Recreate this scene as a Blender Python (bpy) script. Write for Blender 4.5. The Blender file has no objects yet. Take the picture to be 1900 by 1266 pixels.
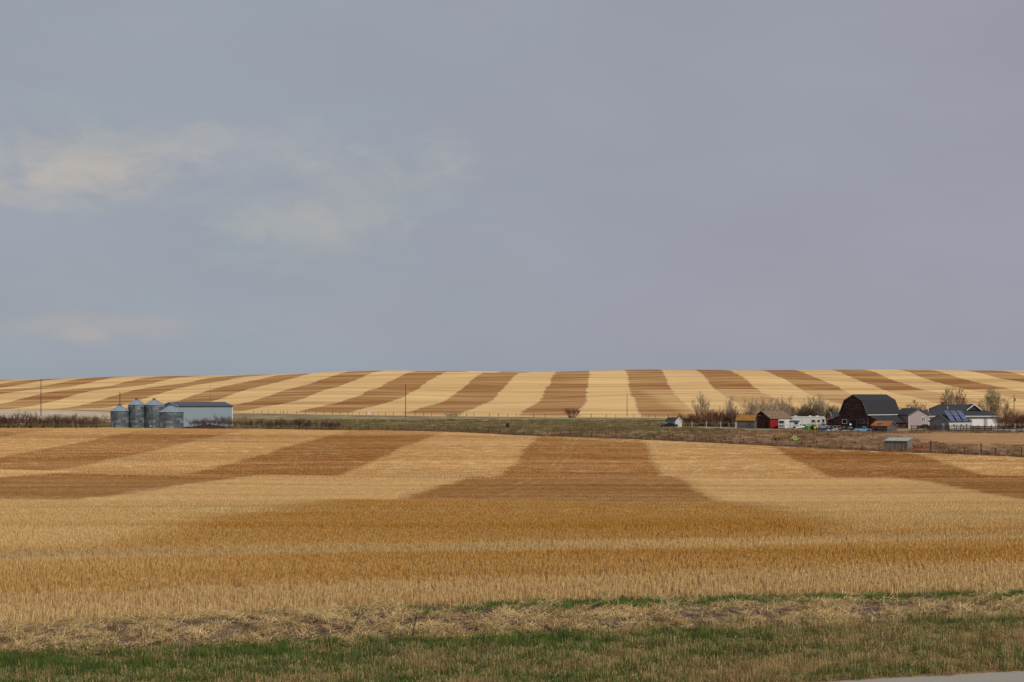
import bpy, math, random
import numpy as np
from mathutils import Vector, Matrix

random.seed(7); RNG = np.random.default_rng(11)
PI = math.pi
scene = bpy.context.scene
COL = scene.collection

# ------------------------------------------------------------------ camera
F = 3694.0                      # focal length in pixels of a 1900 wide picture (70 mm on 36 mm)
CX, CY = 950.0, 740.0           # principal column, eye level row
CAMZ = 12.0
cam_d = bpy.data.cameras.new('camera'); cam = bpy.data.objects.new('camera', cam_d)
COL.objects.link(cam); scene.camera = cam
cam.location = (0, 0, CAMZ); cam.rotation_euler = (PI/2, 0, 0)
cam_d.sensor_width = 36.0; cam_d.lens = F/1900*36.0
cam_d.shift_y = (CY-633.0)/1900.0
cam_d.clip_start = 1.0; cam_d.clip_end = 30000.0

# ------------------------------------------------------------------ sun and exposure
SUN_TO = Vector((0.50, -0.52, 0.69)).normalized()
sl = bpy.data.lights.new('sun', 'SUN'); sl.energy = 2.9; sl.angle = math.radians(0.9); sl.color = (1.0, 0.93, 0.82)
so = bpy.data.objects.new('sun', sl); COL.objects.link(so)
so.rotation_euler = SUN_TO.to_track_quat('Z', 'Y').to_euler()
scene.view_settings.view_transform = 'Standard'; scene.view_settings.look = 'None'
scene.view_settings.exposure = 0.0; scene.view_settings.gamma = 1.0
scene.view_settings.use_curve_mapping = False
scene.cycles.max_bounces = 6
scene.cycles.diffuse_bounces = 3
scene.cycles.transparent_max_bounces = 6

# ------------------------------------------------------------------ node helper
class NT:
    def __init__(s, tree): s.t = tree; s.n = tree.nodes; s.l = tree.links
    def put(s, sock, v):
        if v is None: return
        if isinstance(v, (int, float)): sock.default_value = v
        elif isinstance(v, (tuple, list)):
            sock.default_value = tuple(v) if len(sock.default_value) == len(v) else tuple(v)+(1.0,)
        else: s.l.new(v, sock)
    def m(s, op, a, b=None, c=None, clamp=False):
        n = s.n.new('ShaderNodeMath'); n.operation = op; n.use_clamp = clamp
        s.put(n.inputs[0], a); s.put(n.inputs[1], b); s.put(n.inputs[2], c); return n.outputs[0]
    def sm(s, v, a, b, lo=0.0, hi=1.0):       # smoothstep
        n = s.n.new('ShaderNodeMapRange'); n.interpolation_type = 'SMOOTHSTEP'
        s.put(n.inputs['Value'], v); s.put(n.inputs['From Min'], a); s.put(n.inputs['From Max'], b)
        s.put(n.inputs['To Min'], lo); s.put(n.inputs['To Max'], hi); return n.outputs[0]
    def lin(s, v, a, b, lo=0.0, hi=1.0):
        n = s.n.new('ShaderNodeMapRange')
        s.put(n.inputs['Value'], v); s.put(n.inputs['From Min'], a); s.put(n.inputs['From Max'], b)
        s.put(n.inputs['To Min'], lo); s.put(n.inputs['To Max'], hi); return n.outputs[0]
    def mix(s, f, a, b, mode='MIX'):
        n = s.n.new('ShaderNodeMix'); n.data_type = 'RGBA'; n.blend_type = mode
        s.put(n.inputs[0], f); s.put(n.inputs[6], a); s.put(n.inputs[7], b); return n.outputs[2]
    def noise(s, vec, scale, detail=3.0, rough=0.55, dist=0.0):
        n = s.n.new('ShaderNodeTexNoise'); s.put(n.inputs['Vector'], vec); s.put(n.inputs['Scale'], scale)
        s.put(n.inputs['Detail'], detail); s.put(n.inputs['Roughness'], rough); s.put(n.inputs['Distortion'], dist)
        return n.outputs[0]
    def vmul(s, v, k):
        n = s.n.new('ShaderNodeVectorMath'); n.operation = 'MULTIPLY'; s.put(n.inputs[0], v); n.inputs[1].default_value = k
        return n.outputs[0]
    def xyz(s, v):
        n = s.n.new('ShaderNodeSeparateXYZ'); s.put(n.inputs[0], v); return n.outputs
    def comb(s, x, y, z):
        n = s.n.new('ShaderNodeCombineXYZ'); s.put(n.inputs[0], x); s.put(n.inputs[1], y); s.put(n.inputs[2], z); return n.outputs[0]
    def pos(s): return s.n.new('ShaderNodeNewGeometry').outputs['Position']
    def objc(s): return s.n.new('ShaderNodeTexCoord').outputs['Object']
    def attr(s, name, out='Fac'):
        n = s.n.new('ShaderNodeAttribute'); n.attribute_name = name; return n.outputs[out]
    def scale(s, c, f):      # colour times factor
        n = s.n.new('ShaderNodeVectorMath'); n.operation = 'SCALE'; s.put(n.inputs[0], c); s.put(n.inputs['Scale'], f); return n.outputs[0]

def new_mat(name):
    m = bpy.data.materials.new(name); m.use_nodes = True
    t = NT(m.node_tree); b = m.node_tree.nodes['Principled BSDF']
    b.inputs['Specular IOR Level'].default_value = 0.25
    return m, t, b

def bump(t, b, h, strength=0.5, dist=0.05):
    n = t.n.new('ShaderNodeBump'); t.put(n.inputs['Height'], h); n.inputs['Strength'].default_value = strength
    n.inputs['Distance'].default_value = dist; t.l.new(n.outputs[0], b.inputs['Normal'])

# ------------------------------------------------------------------ world: overcast slate sky over a Nishita sky
w = bpy.data.worlds.new('World'); scene.world = w; w.use_nodes = True
t = NT(w.node_tree); bg = w.node_tree.nodes['Background']
sky = t.n.new('ShaderNodeTexSky'); sky.sky_type = 'NISHITA'; sky.sun_disc = False
sky.sun_elevation = math.asin(SUN_TO.z); sky.sun_rotation = math.atan2(SUN_TO.x, SUN_TO.y)
nish = t.scale(sky.outputs[0], 0.07)
gen = t.n.new('ShaderNodeTexCoord').outputs['Generated']
X_, Y_, Z_ = t.xyz(gen)
az = t.m('ARCTAN2', X_, Y_); el = t.m('ARCSINE', Z_)
ae = t.comb(az, el, 0.0)
base = t.mix(t.sm(az, -0.24, 0.22), (0.325, 0.355, 0.412), (0.328, 0.332, 0.398))
base = t.mix(t.sm(el, 0.03, 0.0), base, (0.300, 0.342, 0.402))
big = t.noise(t.vmul(ae, (1, 2.2, 1)), 9.0, 3.0, 0.5)
base = t.scale(base, t.lin(big, 0.3, 0.7, 0.965, 1.035))
pat = t.noise(t.vmul(ae, (1, 3.0, 1)), 14.0, 4.0, 0.5, 0.6)
blue = t.m('MULTIPLY', t.sm(pat, 0.46, 0.62), t.sm(az, 0.10, -0.12))
base = t.mix(t.m('MULTIPLY', blue, 0.4), base, (0.308, 0.372, 0.412))
fine = t.noise(t.vmul(ae, (1, 2.3, 1)), 26.0, 9.0, 0.64, 0.9)
fine2 = t.noise(t.vmul(ae, (1, 2.0, 1)), 13.0, 4.0, 0.55, 1.0)
def wisp(cx, cy, rx, ry, tilt=0.0, th=0.45):
    u = t.m('SUBTRACT', az, (cx-CX)/F); v = t.m('SUBTRACT', el, (CY-cy)/F)
    v = t.m('SUBTRACT', v, t.m('MULTIPLY', u, tilt))
    q = t.m('ADD', t.m('POWER', t.m('DIVIDE', u, rx/F), 2.0), t.m('POWER', t.m('DIVIDE', v, ry/F), 2.0))
    q = t.m('ADD', q, t.m('MULTIPLY', t.m('SUBTRACT', fine, 0.5), 4.6))
    q = t.m('ADD', q, t.m('MULTIPLY', t.m('SUBTRACT', fine2, 0.5), 4.5))
    return t.sm(q, 2.0, -1.3)
def addm(c, mask, k, colr): return t.mix(t.m('MULTIPLY', mask, k), c, colr)
base = addm(base, wisp(150, 325, 260, 66, 0.06), 0.66, (0.500, 0.462, 0.420))
base = addm(base, wisp(160, 335, 120, 26, 0.08), 0.65, (0.56, 0.485, 0.415))
base = addm(base, wisp(480, 275, 190, 42, -0.02), 0.65, (0.425, 0.430, 0.430))
base = addm(base, wisp(640, 375, 200, 80, 0.30), 0.75, (0.425, 0.425, 0.420))
base = addm(base, wisp(560, 420, 150, 30, 0.1), 0.4, (0.42, 0.425, 0.42))
base = addm(base, wisp(60, 215, 260, 40, 0.0), 0.30, (0.37, 0.41, 0.44))
base = addm(base, wisp(235, 612, 190, 28, 0.03), 0.65, (0.425, 0.392, 0.400))
base = addm(base, wisp(165, 625, 40, 12, 0.05), 0.5, (0.47, 0.42, 0.40))
base = addm(base, wisp(120, 560, 110, 18, 0.05), 0.30, (0.37, 0.375, 0.40))
base = addm(base, wisp(470, 670, 90, 14, 0.0), 0.25, (0.37, 0.375, 0.40))
skyc = t.mix(0.95, nish, base)
t.l.new(skyc, bg.inputs['Color']); bg.inputs['Strength'].default_value = 1.0

# ------------------------------------------------------------------ terrain heights
_K = np.array([(-300, 7.4), (0, 7.0), (30, 6.7), (45, 6.4), (55, 5.95), (66, 5.60), (83, 5.5), (105, 6.0), (122, 6.62), (135, 7.05), (142, 7.75), (150, 8.6),
      (160, 9.05), (175, 9.15), (210, 9.60), (243, 10.1), (262, 10.4), (275, 11.5), (290, 12.5), (310, 13.1), (340, 13.30), (400, 12.35), (450, 11.35),
      (492, 10.60), (540, 9.85), (580, 9.40), (620, 9.45), (660, 9.60), (760, 9.2), (850, 8.5), (940, 7.5), (1000, 6.0), (1137, 1.5),
      (1325, -7.2), (1480, -15.8), (1640, -23.0), (1760, -24.5), (2000, -22), (3000, -8), (6000, 30), (12000, 60)], float)
def _pchip(kx, ky, x):
    h = np.diff(kx); d = np.diff(ky)/h; m_ = np.zeros_like(kx)
    m_[0] = d[0]; m_[-1] = d[-1]
    for i in range(1, len(kx)-1):
        if d[i-1]*d[i] > 0:
            w1 = 2*h[i]+h[i-1]; w2 = h[i]+2*h[i-1]
            m_[i] = (w1+w2)/(w1/d[i-1]+w2/d[i])
    i = np.clip(np.searchsorted(kx, x)-1, 0, len(kx)-2)
    s = (x-kx[i])/h[i]
    return ((1+2*s)*(1-s)**2*ky[i] + s*(1-s)**2*h[i]*m_[i] + s*s*(3-2*s)*ky[i+1] + s*s*(s-1)*h[i]*m_[i+1])
_TX = np.arange(-300, 12001, 1.0); _TY = _pchip(_K[:, 0], _K[:, 1], _TX)
def sstep(x, a, b):
    s = np.clip((np.asarray(x, float)-a)/(b-a), 0, 1); return s*s*(3-2*s)
def gz(X, Y):
    X = np.asarray(X, float); Y = np.asarray(Y, float)
    sh = 0.5*np.clip(-X-22, 0, 90)*sstep(Y, 110, 200)*(1-sstep(Y, 400, 560))
    Yw = Y - sh
    z = CAMZ - np.interp(Yw, _TX, _TY)
    hill = sstep(Y, 900, 1300)
    z = z - 8.6*hill*sstep(-X, 60, 460) - 1.0*hill*sstep(X, 120, 460)
    z = z + hill*(1.1*np.sin(X/61+Y/97)*np.sin(Y/83-X/120+1.0) + 0.7*np.sin(X/33+2.0)*np.sin(Y/70))
    mid = sstep(Y, 420, 520)*(1-sstep(Y, 800, 900))
    z = z - mid*sstep(X, 50, 95)*(0.45+0.45*(1-sstep(Y, 610, 680)))*(1-sstep(Y, 720, 800))
    z = z + 0.55*sstep(-X, 40, 85)*sstep(Y, 480, 570)*(1-sstep(Y, 680, 780))
    z = z + hill*sstep(-X, 20, 260)*0.9*np.sin(Y/62.0+X/210.0)+hill*0.8*np.sin(Y/74.0-X/160.0)
    z = z + mid*0.10*np.sin(X/7.0+1)*np.sin(Y/23.0)
    nf = sstep(Y, 60, 90)*(1-sstep(Y, 480, 540))
    z = z + nf*0.10*np.sin(X/9.0+Y/40.0)*np.sin(Y/17.0-X/30)
    return z
def hit(px, py, y0=30.0, y1=1700.0):
    Y = np.arange(y0, y1, 0.25); X = (px-CX)/F*Y
    r = CY - F*(gz(X, Y)-CAMZ)/Y
    k = np.nonzero(r <= py)[0]
    Yh = Y[k[0]] if len(k) else y1
    return (px-CX)/F*Yh, Yh
def line_fn(pts, y0, y1, ends=None):
    P = sorted(hit(px, py, y0, y1) for px, py in pts)
    xs = np.array([p[0] for p in P]); ys = np.array([p[1] for p in P])
    sl0 = (ys[1]-ys[0])/(xs[1]-xs[0]); sl1 = (ys[-1]-ys[-2])/(xs[-1]-xs[-2])
    if ends is not None: sl0, sl1 = ends
    def f(X):
        X = np.asarray(X, float); v = np.interp(X, xs, ys)
        dx0 = np.clip(xs[0]-X, 0, 400); dx1 = np.clip(X-xs[-1], 0, 400)
        return v - sl0*dx0 + sl1*dx1
    return f
wob = lambda X, a, k: a*np.sin(np.asarray(X)*k)+0.6*a*np.sin(np.asarray(X)*k*2.7+1)
B0 = lambda X: 45.05+(np.clip(np.asarray(X, float), -25, 25)-7.2)*0.30
_b1 = line_fn([(0, 1222), (480, 1204), (950, 1184), (1450, 1168), (1900, 1152)], 35, 120, (0.15, 0.1))
_b2 = line_fn([(0, 1166), (500, 1138), (1000, 1119), (1500, 1108), (1900, 1101)], 35, 120, (0.15, 0.1))
B1 = lambda X: np.clip(_b1(X), 40, 90)
B2 = lambda X: np.clip(_b2(X), 42, 95)
_b3 = line_fn([(0, 793), (430, 796.5), (700, 798.5), (950, 808), (1260, 820), (1500, 832), (1900, 850)], 300, 700, (0.0, -0.3))
B3 = lambda X: np.clip(_b3(X), 330, 640)
_b4 = line_fn([(0, 757), (250, 763), (500, 767), (950, 773.5), (1300, 776), (1900, 776)], 640, 1100, (0.0, 0.0))
B4 = lambda X: np.clip(_b4(X), 800, 1080)
BR = lambda X: B0(X)-9.0

tt = np.linspace(-1, 1, 561); XC = 2600*np.sinh(7.0*tt)/np.sinh(7.0)
def sheet(name, fa, fb, ys, mat, relief=None, xlim=None, attrs=None, z0=0.0):
    """a terrain sheet between two border lines; ys runs 0..1"""
    xs = XC if xlim is None else XC[(XC >= -xlim) & (XC <= xlim)]
    A = fa(xs); Bb = fb(xs)
    s = np.asarray(ys)[:, None]
    Yg = A[None, :]*(1-s)+Bb[None, :]*s
    Xg = np.broadcast_to(xs[None, :], Yg.shape)
    Zg = gz(Xg, Yg)+z0
    if relief is not None: Zg = Zg+relief(Xg, Yg, s)
    nr, nc = Yg.shape
    V = np.stack([Xg, Yg, Zg], -1).reshape(-1, 3)
    i = np.arange(nr-1)[:, None]*nc+np.arange(nc-1)[None, :]
    Fc = np.stack([i, i+1, i+nc+1, i+nc], -1).reshape(-1, 4)
    me = bpy.data.meshes.new(name)
    me.vertices.add(len(V)); me.vertices.foreach_set('co', V.ravel())
    me.loops.add(Fc.size); me.loops.foreach_set('vertex_index', Fc.ravel().astype(np.int32))
    me.polygons.add(len(Fc)); me.polygons.foreach_set('loop_start', (np.arange(len(Fc))*4).astype(np.int32))
    me.polygons.foreach_set('loop_total', np.full(len(Fc), 4, np.int32))
    me.polygons.foreach_set('use_smooth', np.ones(len(Fc), bool))
    me.update(calc_edges=True)
    if attrs:
        for k, fn in attrs.items():
            vals = fn(Xg, Yg, s)
            if vals.ndim == 3:
                a = me.attributes.new(k, 'FLOAT_COLOR', 'POINT')
                a.data.foreach_set('color', np.concatenate([vals.reshape(-1, 3), np.ones((nr*nc, 1))], 1).ravel().astype(np.float32))
            else:
                a = me.attributes.new(k, 'FLOAT', 'POINT'); a.data.foreach_set('value', np.broadcast_to(vals, Yg.shape).ravel().astype(np.float32))
    me.materials.append(mat)
    o = bpy.data.objects.new(name, me); COL.objects.link(o); o['kind'] = 'structure'
    return o

# ------------------------------------------------------------------ field colours (a shared node group read at world positions)
TX = (1130-CX)/F
def ext(a, b, k=0.36):      # widen a colour pair so that streaks can swing both ways around it
    return tuple(max(x+(x-y)*k, 0.012) for x, y in zip(a, b))
def build_near_group():
    g = bpy.data.node_groups.new('stubble_colour', 'ShaderNodeTree')
    g.interface.new_socket('Color', in_out='OUTPUT', socket_type='NodeSocketColor')
    t = NT(g); out = g.nodes.new('NodeGroupOutput')
    P = t.pos(); X, Y, Z = t.xyz(P)
    s = t.m('DIVIDE', t.m('SUBTRACT', X, t.m('MULTIPLY', Y, TX)), 28.0)
    wb = t.noise(t.vmul(P, (1, 0.6, 0)), 0.035, 2.0); wb2 = t.noise(t.vmul(P, (1, 1, 0)), 0.35, 3.0)
    s = t.m('ADD', s, t.m('ADD', t.m('MULTIPLY', t.m('SUBTRACT', wb, 0.5), 0.14), t.m('MULTIPLY', t.m('SUBTRACT', wb2, 0.5), 0.07)))
    st5 = t.noise(t.vmul(P, (0.004, 0.030, 0)), 1.0, 5.0, 0.65)
    ew = t.sm(Y, 150.0, 120.0, 0.12, 0.26)
    sn = t.m('ADD', t.m('SINE', t.m('MULTIPLY', t.m('ADD', s, 0.67), PI)), t.m('MULTIPLY', t.m('SUBTRACT', t.noise(t.vmul(P, (0.10, 0.35, 0)), 1.0, 4.0, 0.7), 0.5), 0.45))
    dark = t.sm(sn, t.m('MULTIPLY', ew, -1.0), ew)
    # headland passes along the near edge
    v = t.m('SUBTRACT', Y, t.m('MULTIPLY', X, 0.25))
    v = t.m('ADD', v, t.m('MULTIPLY', t.m('SUBTRACT', t.noise(t.vmul(P, (0.25, 1, 0)), 0.28, 3.0), 0.5), 3.4))
    head = t.sm(v, 77.5, 76.0)
    hb = t.m('MULTIPLY', t.sm(v, 60.8, 63.2), t.sm(v, 72.0, 70.6))
    hb = t.m('MAXIMUM', hb, t.m('MULTIPLY', t.sm(v, 74.6, 75.6), 0.95))
    hb = t.m('MULTIPLY', hb, 0.86)
    hb = t.m('MAXIMUM', hb, t.sm(X, -16.0, 2.0, 0.05, 0.22))
    hb = t.m('MULTIPLY', hb, t.sm(t.m('ADD', X, t.m('MULTIPLY', wb2, 14.0)), -10.0, 3.0, 0.50, 1.0))
    dark = t.m('MULTIPLY', dark, t.sm(Y, 590.0, 490.0, 0.45, 1.0))
    dark = t.m('MULTIPLY', dark, t.sm(t.m('ADD', X, t.m('MULTIPLY', wb, 40.0)), -70.0, 0.0, 0.80, 1.0))
    dark = t.m('ADD', t.m('MULTIPLY', dark, t.m('SUBTRACT', 1.0, head)), t.m('MULTIPLY', hb, head))
    # along the fold lines and cross-wise passes: soft streaks
    st = t.noise(t.vmul(P, (0.035, 0.55, 0)), 1.0, 4.0, 0.6)
    st2 = t.noise(t.vmul(P, (0.008, 0.11, 0)), 1.0, 5.0, 0.65)
    row = t.noise(t.vmul(P, (1.6, 0.06, 0)), 1.0, 2.0, 0.5)
    dk = t.m('ADD', dark, t.m('MULTIPLY', t.m('SUBTRACT', st, 0.5), t.sm(Y, 110.0, 240.0, 1.1, 0.25)))
    dk = t.m('ADD', dk, t.m('MULTIPLY', t.m('SUBTRACT', st2, 0.5), 2.0))
    dk = t.m('ADD', dk, t.m('MULTIPLY', t.m('SUBTRACT', row, 0.5), 0.30))
    dk = t.m('ADD', dk, t.m('MULTIPLY', t.m('SUBTRACT', st5, 0.5), t.sm(Y, 130.0, 300.0, 0.3, 3.0)))
    yf = t.m('SUBTRACT', Y, t.m('MULTIPLY', t.m('MINIMUM', t.m('MAXIMUM', t.m('SUBTRACT', -22.0, X), 0.0), 90.0), 0.5))
    gold = t.mix(t.sm(yf, 134.0, 150.0), ext(GOLD_NEAR, PALE), ext(GOLD, PALE))  # darker gold past the fold crest: shade of the away-facing slope painted in
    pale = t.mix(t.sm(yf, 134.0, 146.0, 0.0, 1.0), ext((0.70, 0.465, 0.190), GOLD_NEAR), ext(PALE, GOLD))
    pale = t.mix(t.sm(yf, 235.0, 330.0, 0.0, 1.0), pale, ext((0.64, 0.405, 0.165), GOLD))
    dk = t.m('ADD', t.m('MULTIPLY', dk, 0.58), 0.21)
    c = t.mix(t.m('MINIMUM', t.m('MAXIMUM', dk, 0.0), 1.0), pale, gold)
    c = t.mix(t.m('MULTIPLY', t.sm(v, 64.0, 60.0), 0.45), c, (0.60, 0.43, 0.215))
    rim = t.sm(t.m('ABSOLUTE', t.m('SINE', t.m('MULTIPLY', t.m('ADD', s, 0.67), PI))), 0.045, 0.015)
    rim = t.m('MULTIPLY', rim, t.sm(Y, 80.0, 110.0, 0.0, 0.35))
    c = t.mix(rim, c, (0.66, 0.46, 0.22))
    fs = t.m('ABSOLUTE', t.m('SUBTRACT', t.m('ABSOLUTE', t.m('SUBTRACT', t.m('FRACT', t.m('MULTIPLY', s, 1.5)), 0.5)), 0.045))
    tram = t.m('MULTIPLY', t.sm(fs, 0.016, 0.006), t.m('MULTIPLY', t.sm(Y, 85.0, 130.0), t.sm(t.noise(t.vmul(P, (0.02, 0.02, 0)), 1.0, 2.0), 0.42, 0.60, 0.0, 0.38)))
    c = t.mix(tram, c, (0.62, 0.44, 0.22))
    q = t.m('ADD', t.m('SUBTRACT', yf, 254.0), t.m('MULTIPLY', t.m('SUBTRACT', t.noise(t.vmul(P, (0.02, 0.02, 0)), 1.0, 2.0), 0.5), 22.0))
    c = t.mix(t.m('MULTIPLY', t.sm(t.m('ABSOLUTE', q), 4.5, 2.0), 0.45), c, (0.62, 0.43, 0.21))
    q = t.m('ADD', t.m('SUBTRACT', yf, 462.0), t.m('MULTIPLY', X, 0.12))
    c = t.mix(t.m('MULTIPLY', t.sm(t.m('ABSOLUTE', q), 4.0, 2.0), 0.3), c, (0.30, 0.17, 0.07))
    pat = t.noise(t.vmul(P, (0.03, 0.06, 0)), 1.0, 4.0, 0.6)
    c = t.mix(t.sm(pat, 0.56, 0.72, 0.0, 0.6), c, GREYST)
    # the grey pass of flattened straw
    gb = t.m('MULTIPLY', t.sm(v, 71.8, 72.6), t.sm(v, 75.0, 74.2))
    c = t.mix(t.m('MULTIPLY', gb, t.sm(t.m('ADD', st, t.m('MULTIPLY', X, -0.006)), 0.40, 0.60, 0.05, 0.65)), c, (0.47, 0.36, 0.20))
    g.links.new(c, out.inputs[0])
    return g
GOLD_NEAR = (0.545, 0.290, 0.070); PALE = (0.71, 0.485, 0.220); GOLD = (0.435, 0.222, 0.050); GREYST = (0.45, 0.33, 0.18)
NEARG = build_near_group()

m_field, t, b = new_mat('stubble_soil')
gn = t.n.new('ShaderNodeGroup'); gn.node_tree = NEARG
P = t.pos()
n1 = t.noise(t.vmul(P, (1, 1, 0)), 2.3, 5.0, 0.7)
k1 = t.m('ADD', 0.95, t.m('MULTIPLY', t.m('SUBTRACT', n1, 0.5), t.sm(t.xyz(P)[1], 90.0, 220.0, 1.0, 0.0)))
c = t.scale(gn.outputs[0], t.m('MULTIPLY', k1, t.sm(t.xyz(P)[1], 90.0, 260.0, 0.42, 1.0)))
c = t.mix(t.m('MULTIPLY', t.attr('edge'), 0.8), c, (0.62, 0.40, 0.175))
far_dark = t.attr('soil')
c = t.mix(t.m('MULTIPLY', far_dark, 0.5), c, (0.16, 0.09, 0.045))
t.l.new(c, b.inputs['Base Color']); b.inputs['Roughness'].default_value = 0.95
bump(t, b, t.m('MULTIPLY', t.noise(t.vmul(P, (1, 1, 0)), 3.0, 4.0, 0.7), t.sm(t.xyz(P)[1], 90.0, 200.0, 1.0, 0.0)), 0.5, 0.12)

def hill_mat():
    m, t, b = new_mat('hillside_stubble')
    P = t.pos(); X, Y, Z = t.xyz(P)
    s = t.m('DIVIDE', t.m('SUBTRACT', X, t.m('MULTIPLY', Y, TX)), 28.0)
    wb = t.noise(t.vmul(P, (1, 0.8, 0)), 0.006, 2.0); wb2 = t.noise(t.vmul(P, (0.35, 1, 0)), 0.045, 4.0, 0.7)
    s = t.m('ADD', s, t.m('ADD', t.m('MULTIPLY', t.m('SUBTRACT', wb, 0.5), 0.40), t.m('MULTIPLY', t.m('SUBTRACT', wb2, 0.5), 0.28)))
    dark = t.sm(t.m('COSINE', t.m('MULTIPLY', s, PI)), 0.09, -0.10)
    # lower right block was worked differently: softer strips
    lowr = t.m('MULTIPLY', t.sm(Y, 1318, 1308), t.sm(X, 78, 90))
    dark = t.m('MULTIPLY', dark, t.m('SUBTRACT', 1.0, t.m('MULTIPLY', lowr, 0.45)))
    foot = t.m('MULTIPLY', t.sm(Y, 985, 960), t.sm(X, 60, -40))
    dark = t.m('MULTIPLY', dark, t.m('SUBTRACT', 1.0, t.m('MULTIPLY', foot, 0.45)))
    st = t.noise(t.vmul(P, (0.0040, 0.028, 0)), 1.0, 5.0, 0.68)
    st2 = t.noise(t.vmul(P, (0.0016, 0.0095, 0)), 1.0, 3.0, 0.6)
    st3 = t.noise(t.vmul(P, (0.012, 0.065, 0)), 1.0, 4.0, 0.7)
    dk = t.m('ADD', dark, t.m('MULTIPLY', t.m('SUBTRACT', st, 0.5), 3.0))
    dk = t.m('ADD', dk, t.m('MULTIPLY', t.m('SUBTRACT', st2, 0.5), 1.6))
    dk = t.m('ADD', dk, t.m('MULTIPLY', t.m('SUBTRACT', st3, 0.5), 2.0))
    dk = t.m('MINIMUM', t.m('MAXIMUM', t.m('ADD', t.m('MULTIPLY', dk, 0.58), 0.21), 0.0), 1.0)
    c = t.mix(dk, ext((0.62, 0.40, 0.165), (0.345, 0.172, 0.052)), ext((0.345, 0.172, 0.052), (0.62, 0.40, 0.165)))
    # passes across: thin pale lines
    for yy, wd in ((1316, 5.0), (1062, 3.0)):
        q = t.m('ABSOLUTE', t.m('SUBTRACT', Y, t.m('ADD', yy, t.m('MULTIPLY', X, 0.02))))
        ln = t.m('MULTIPLY', t.sm(q, wd, wd*0.4), t.sm(X, 40, 90) if yy == 1316 else t.sm(X, 40, 0))
        c = t.mix(t.m('MULTIPLY', ln, 0.6), c, (0.70, 0.47, 0.22))
    # pale rims between strips
    rim = t.sm(t.m('ABSOLUTE', t.m('COSINE', t.m('MULTIPLY', s, PI))), 0.10, 0.02)
    c = t.mix(t.m('MULTIPLY', rim, 0.30), c, (0.68, 0.48, 0.26))
    ed = t.attr('edge')
    c = t.mix(t.m('MULTIPLY', ed, 0.7), c, (0.62, 0.40, 0.17))
    t.l.new(c, b.inputs['Base Color']); b.inputs['Roughness'].default_value = 0.95
    bump(t, b, st3, 0.2, 0.6)
    return m
m_hill = hill_mat()

# ground with a painted-by-place colour attribute
def attr_mat(name, amp=0.35, sc=0.8, bd=0.15, sx=0.5):
    m, t, b = new_mat(name)
    P = t.pos()
    n1 = t.noise(t.vmul(P, (sx, 1, 0)), sc, 5.0, 0.7); n2 = t.noise(t.vmul(P, (0.25, 1, 0)), sc*0.28, 4.0, 0.65)
    n3 = t.noise(t.vmul(P, (1, 1, 0)), sc*2.7, 3.0, 0.7)
    k = t.m('MULTIPLY', t.lin(n1, 0.3, 0.7, 1-amp, 1+amp), t.lin(n2, 0.3, 0.7, 1-amp*0.8, 1+amp*0.8))
    c = t.scale(t.attr('tint', 'Color'), t.m('MULTIPLY', k, 1.22))
    c = t.mix(t.sm(n3, 0.58, 0.72, 0.0, 0.6), c, (0.38, 0.28, 0.155))
    t.l.new(c, b.inputs['Base Color']); b.inputs['Roughness'].default_value = 0.95
    bump(t, b, n1, 0.7, bd)
    return m

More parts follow.
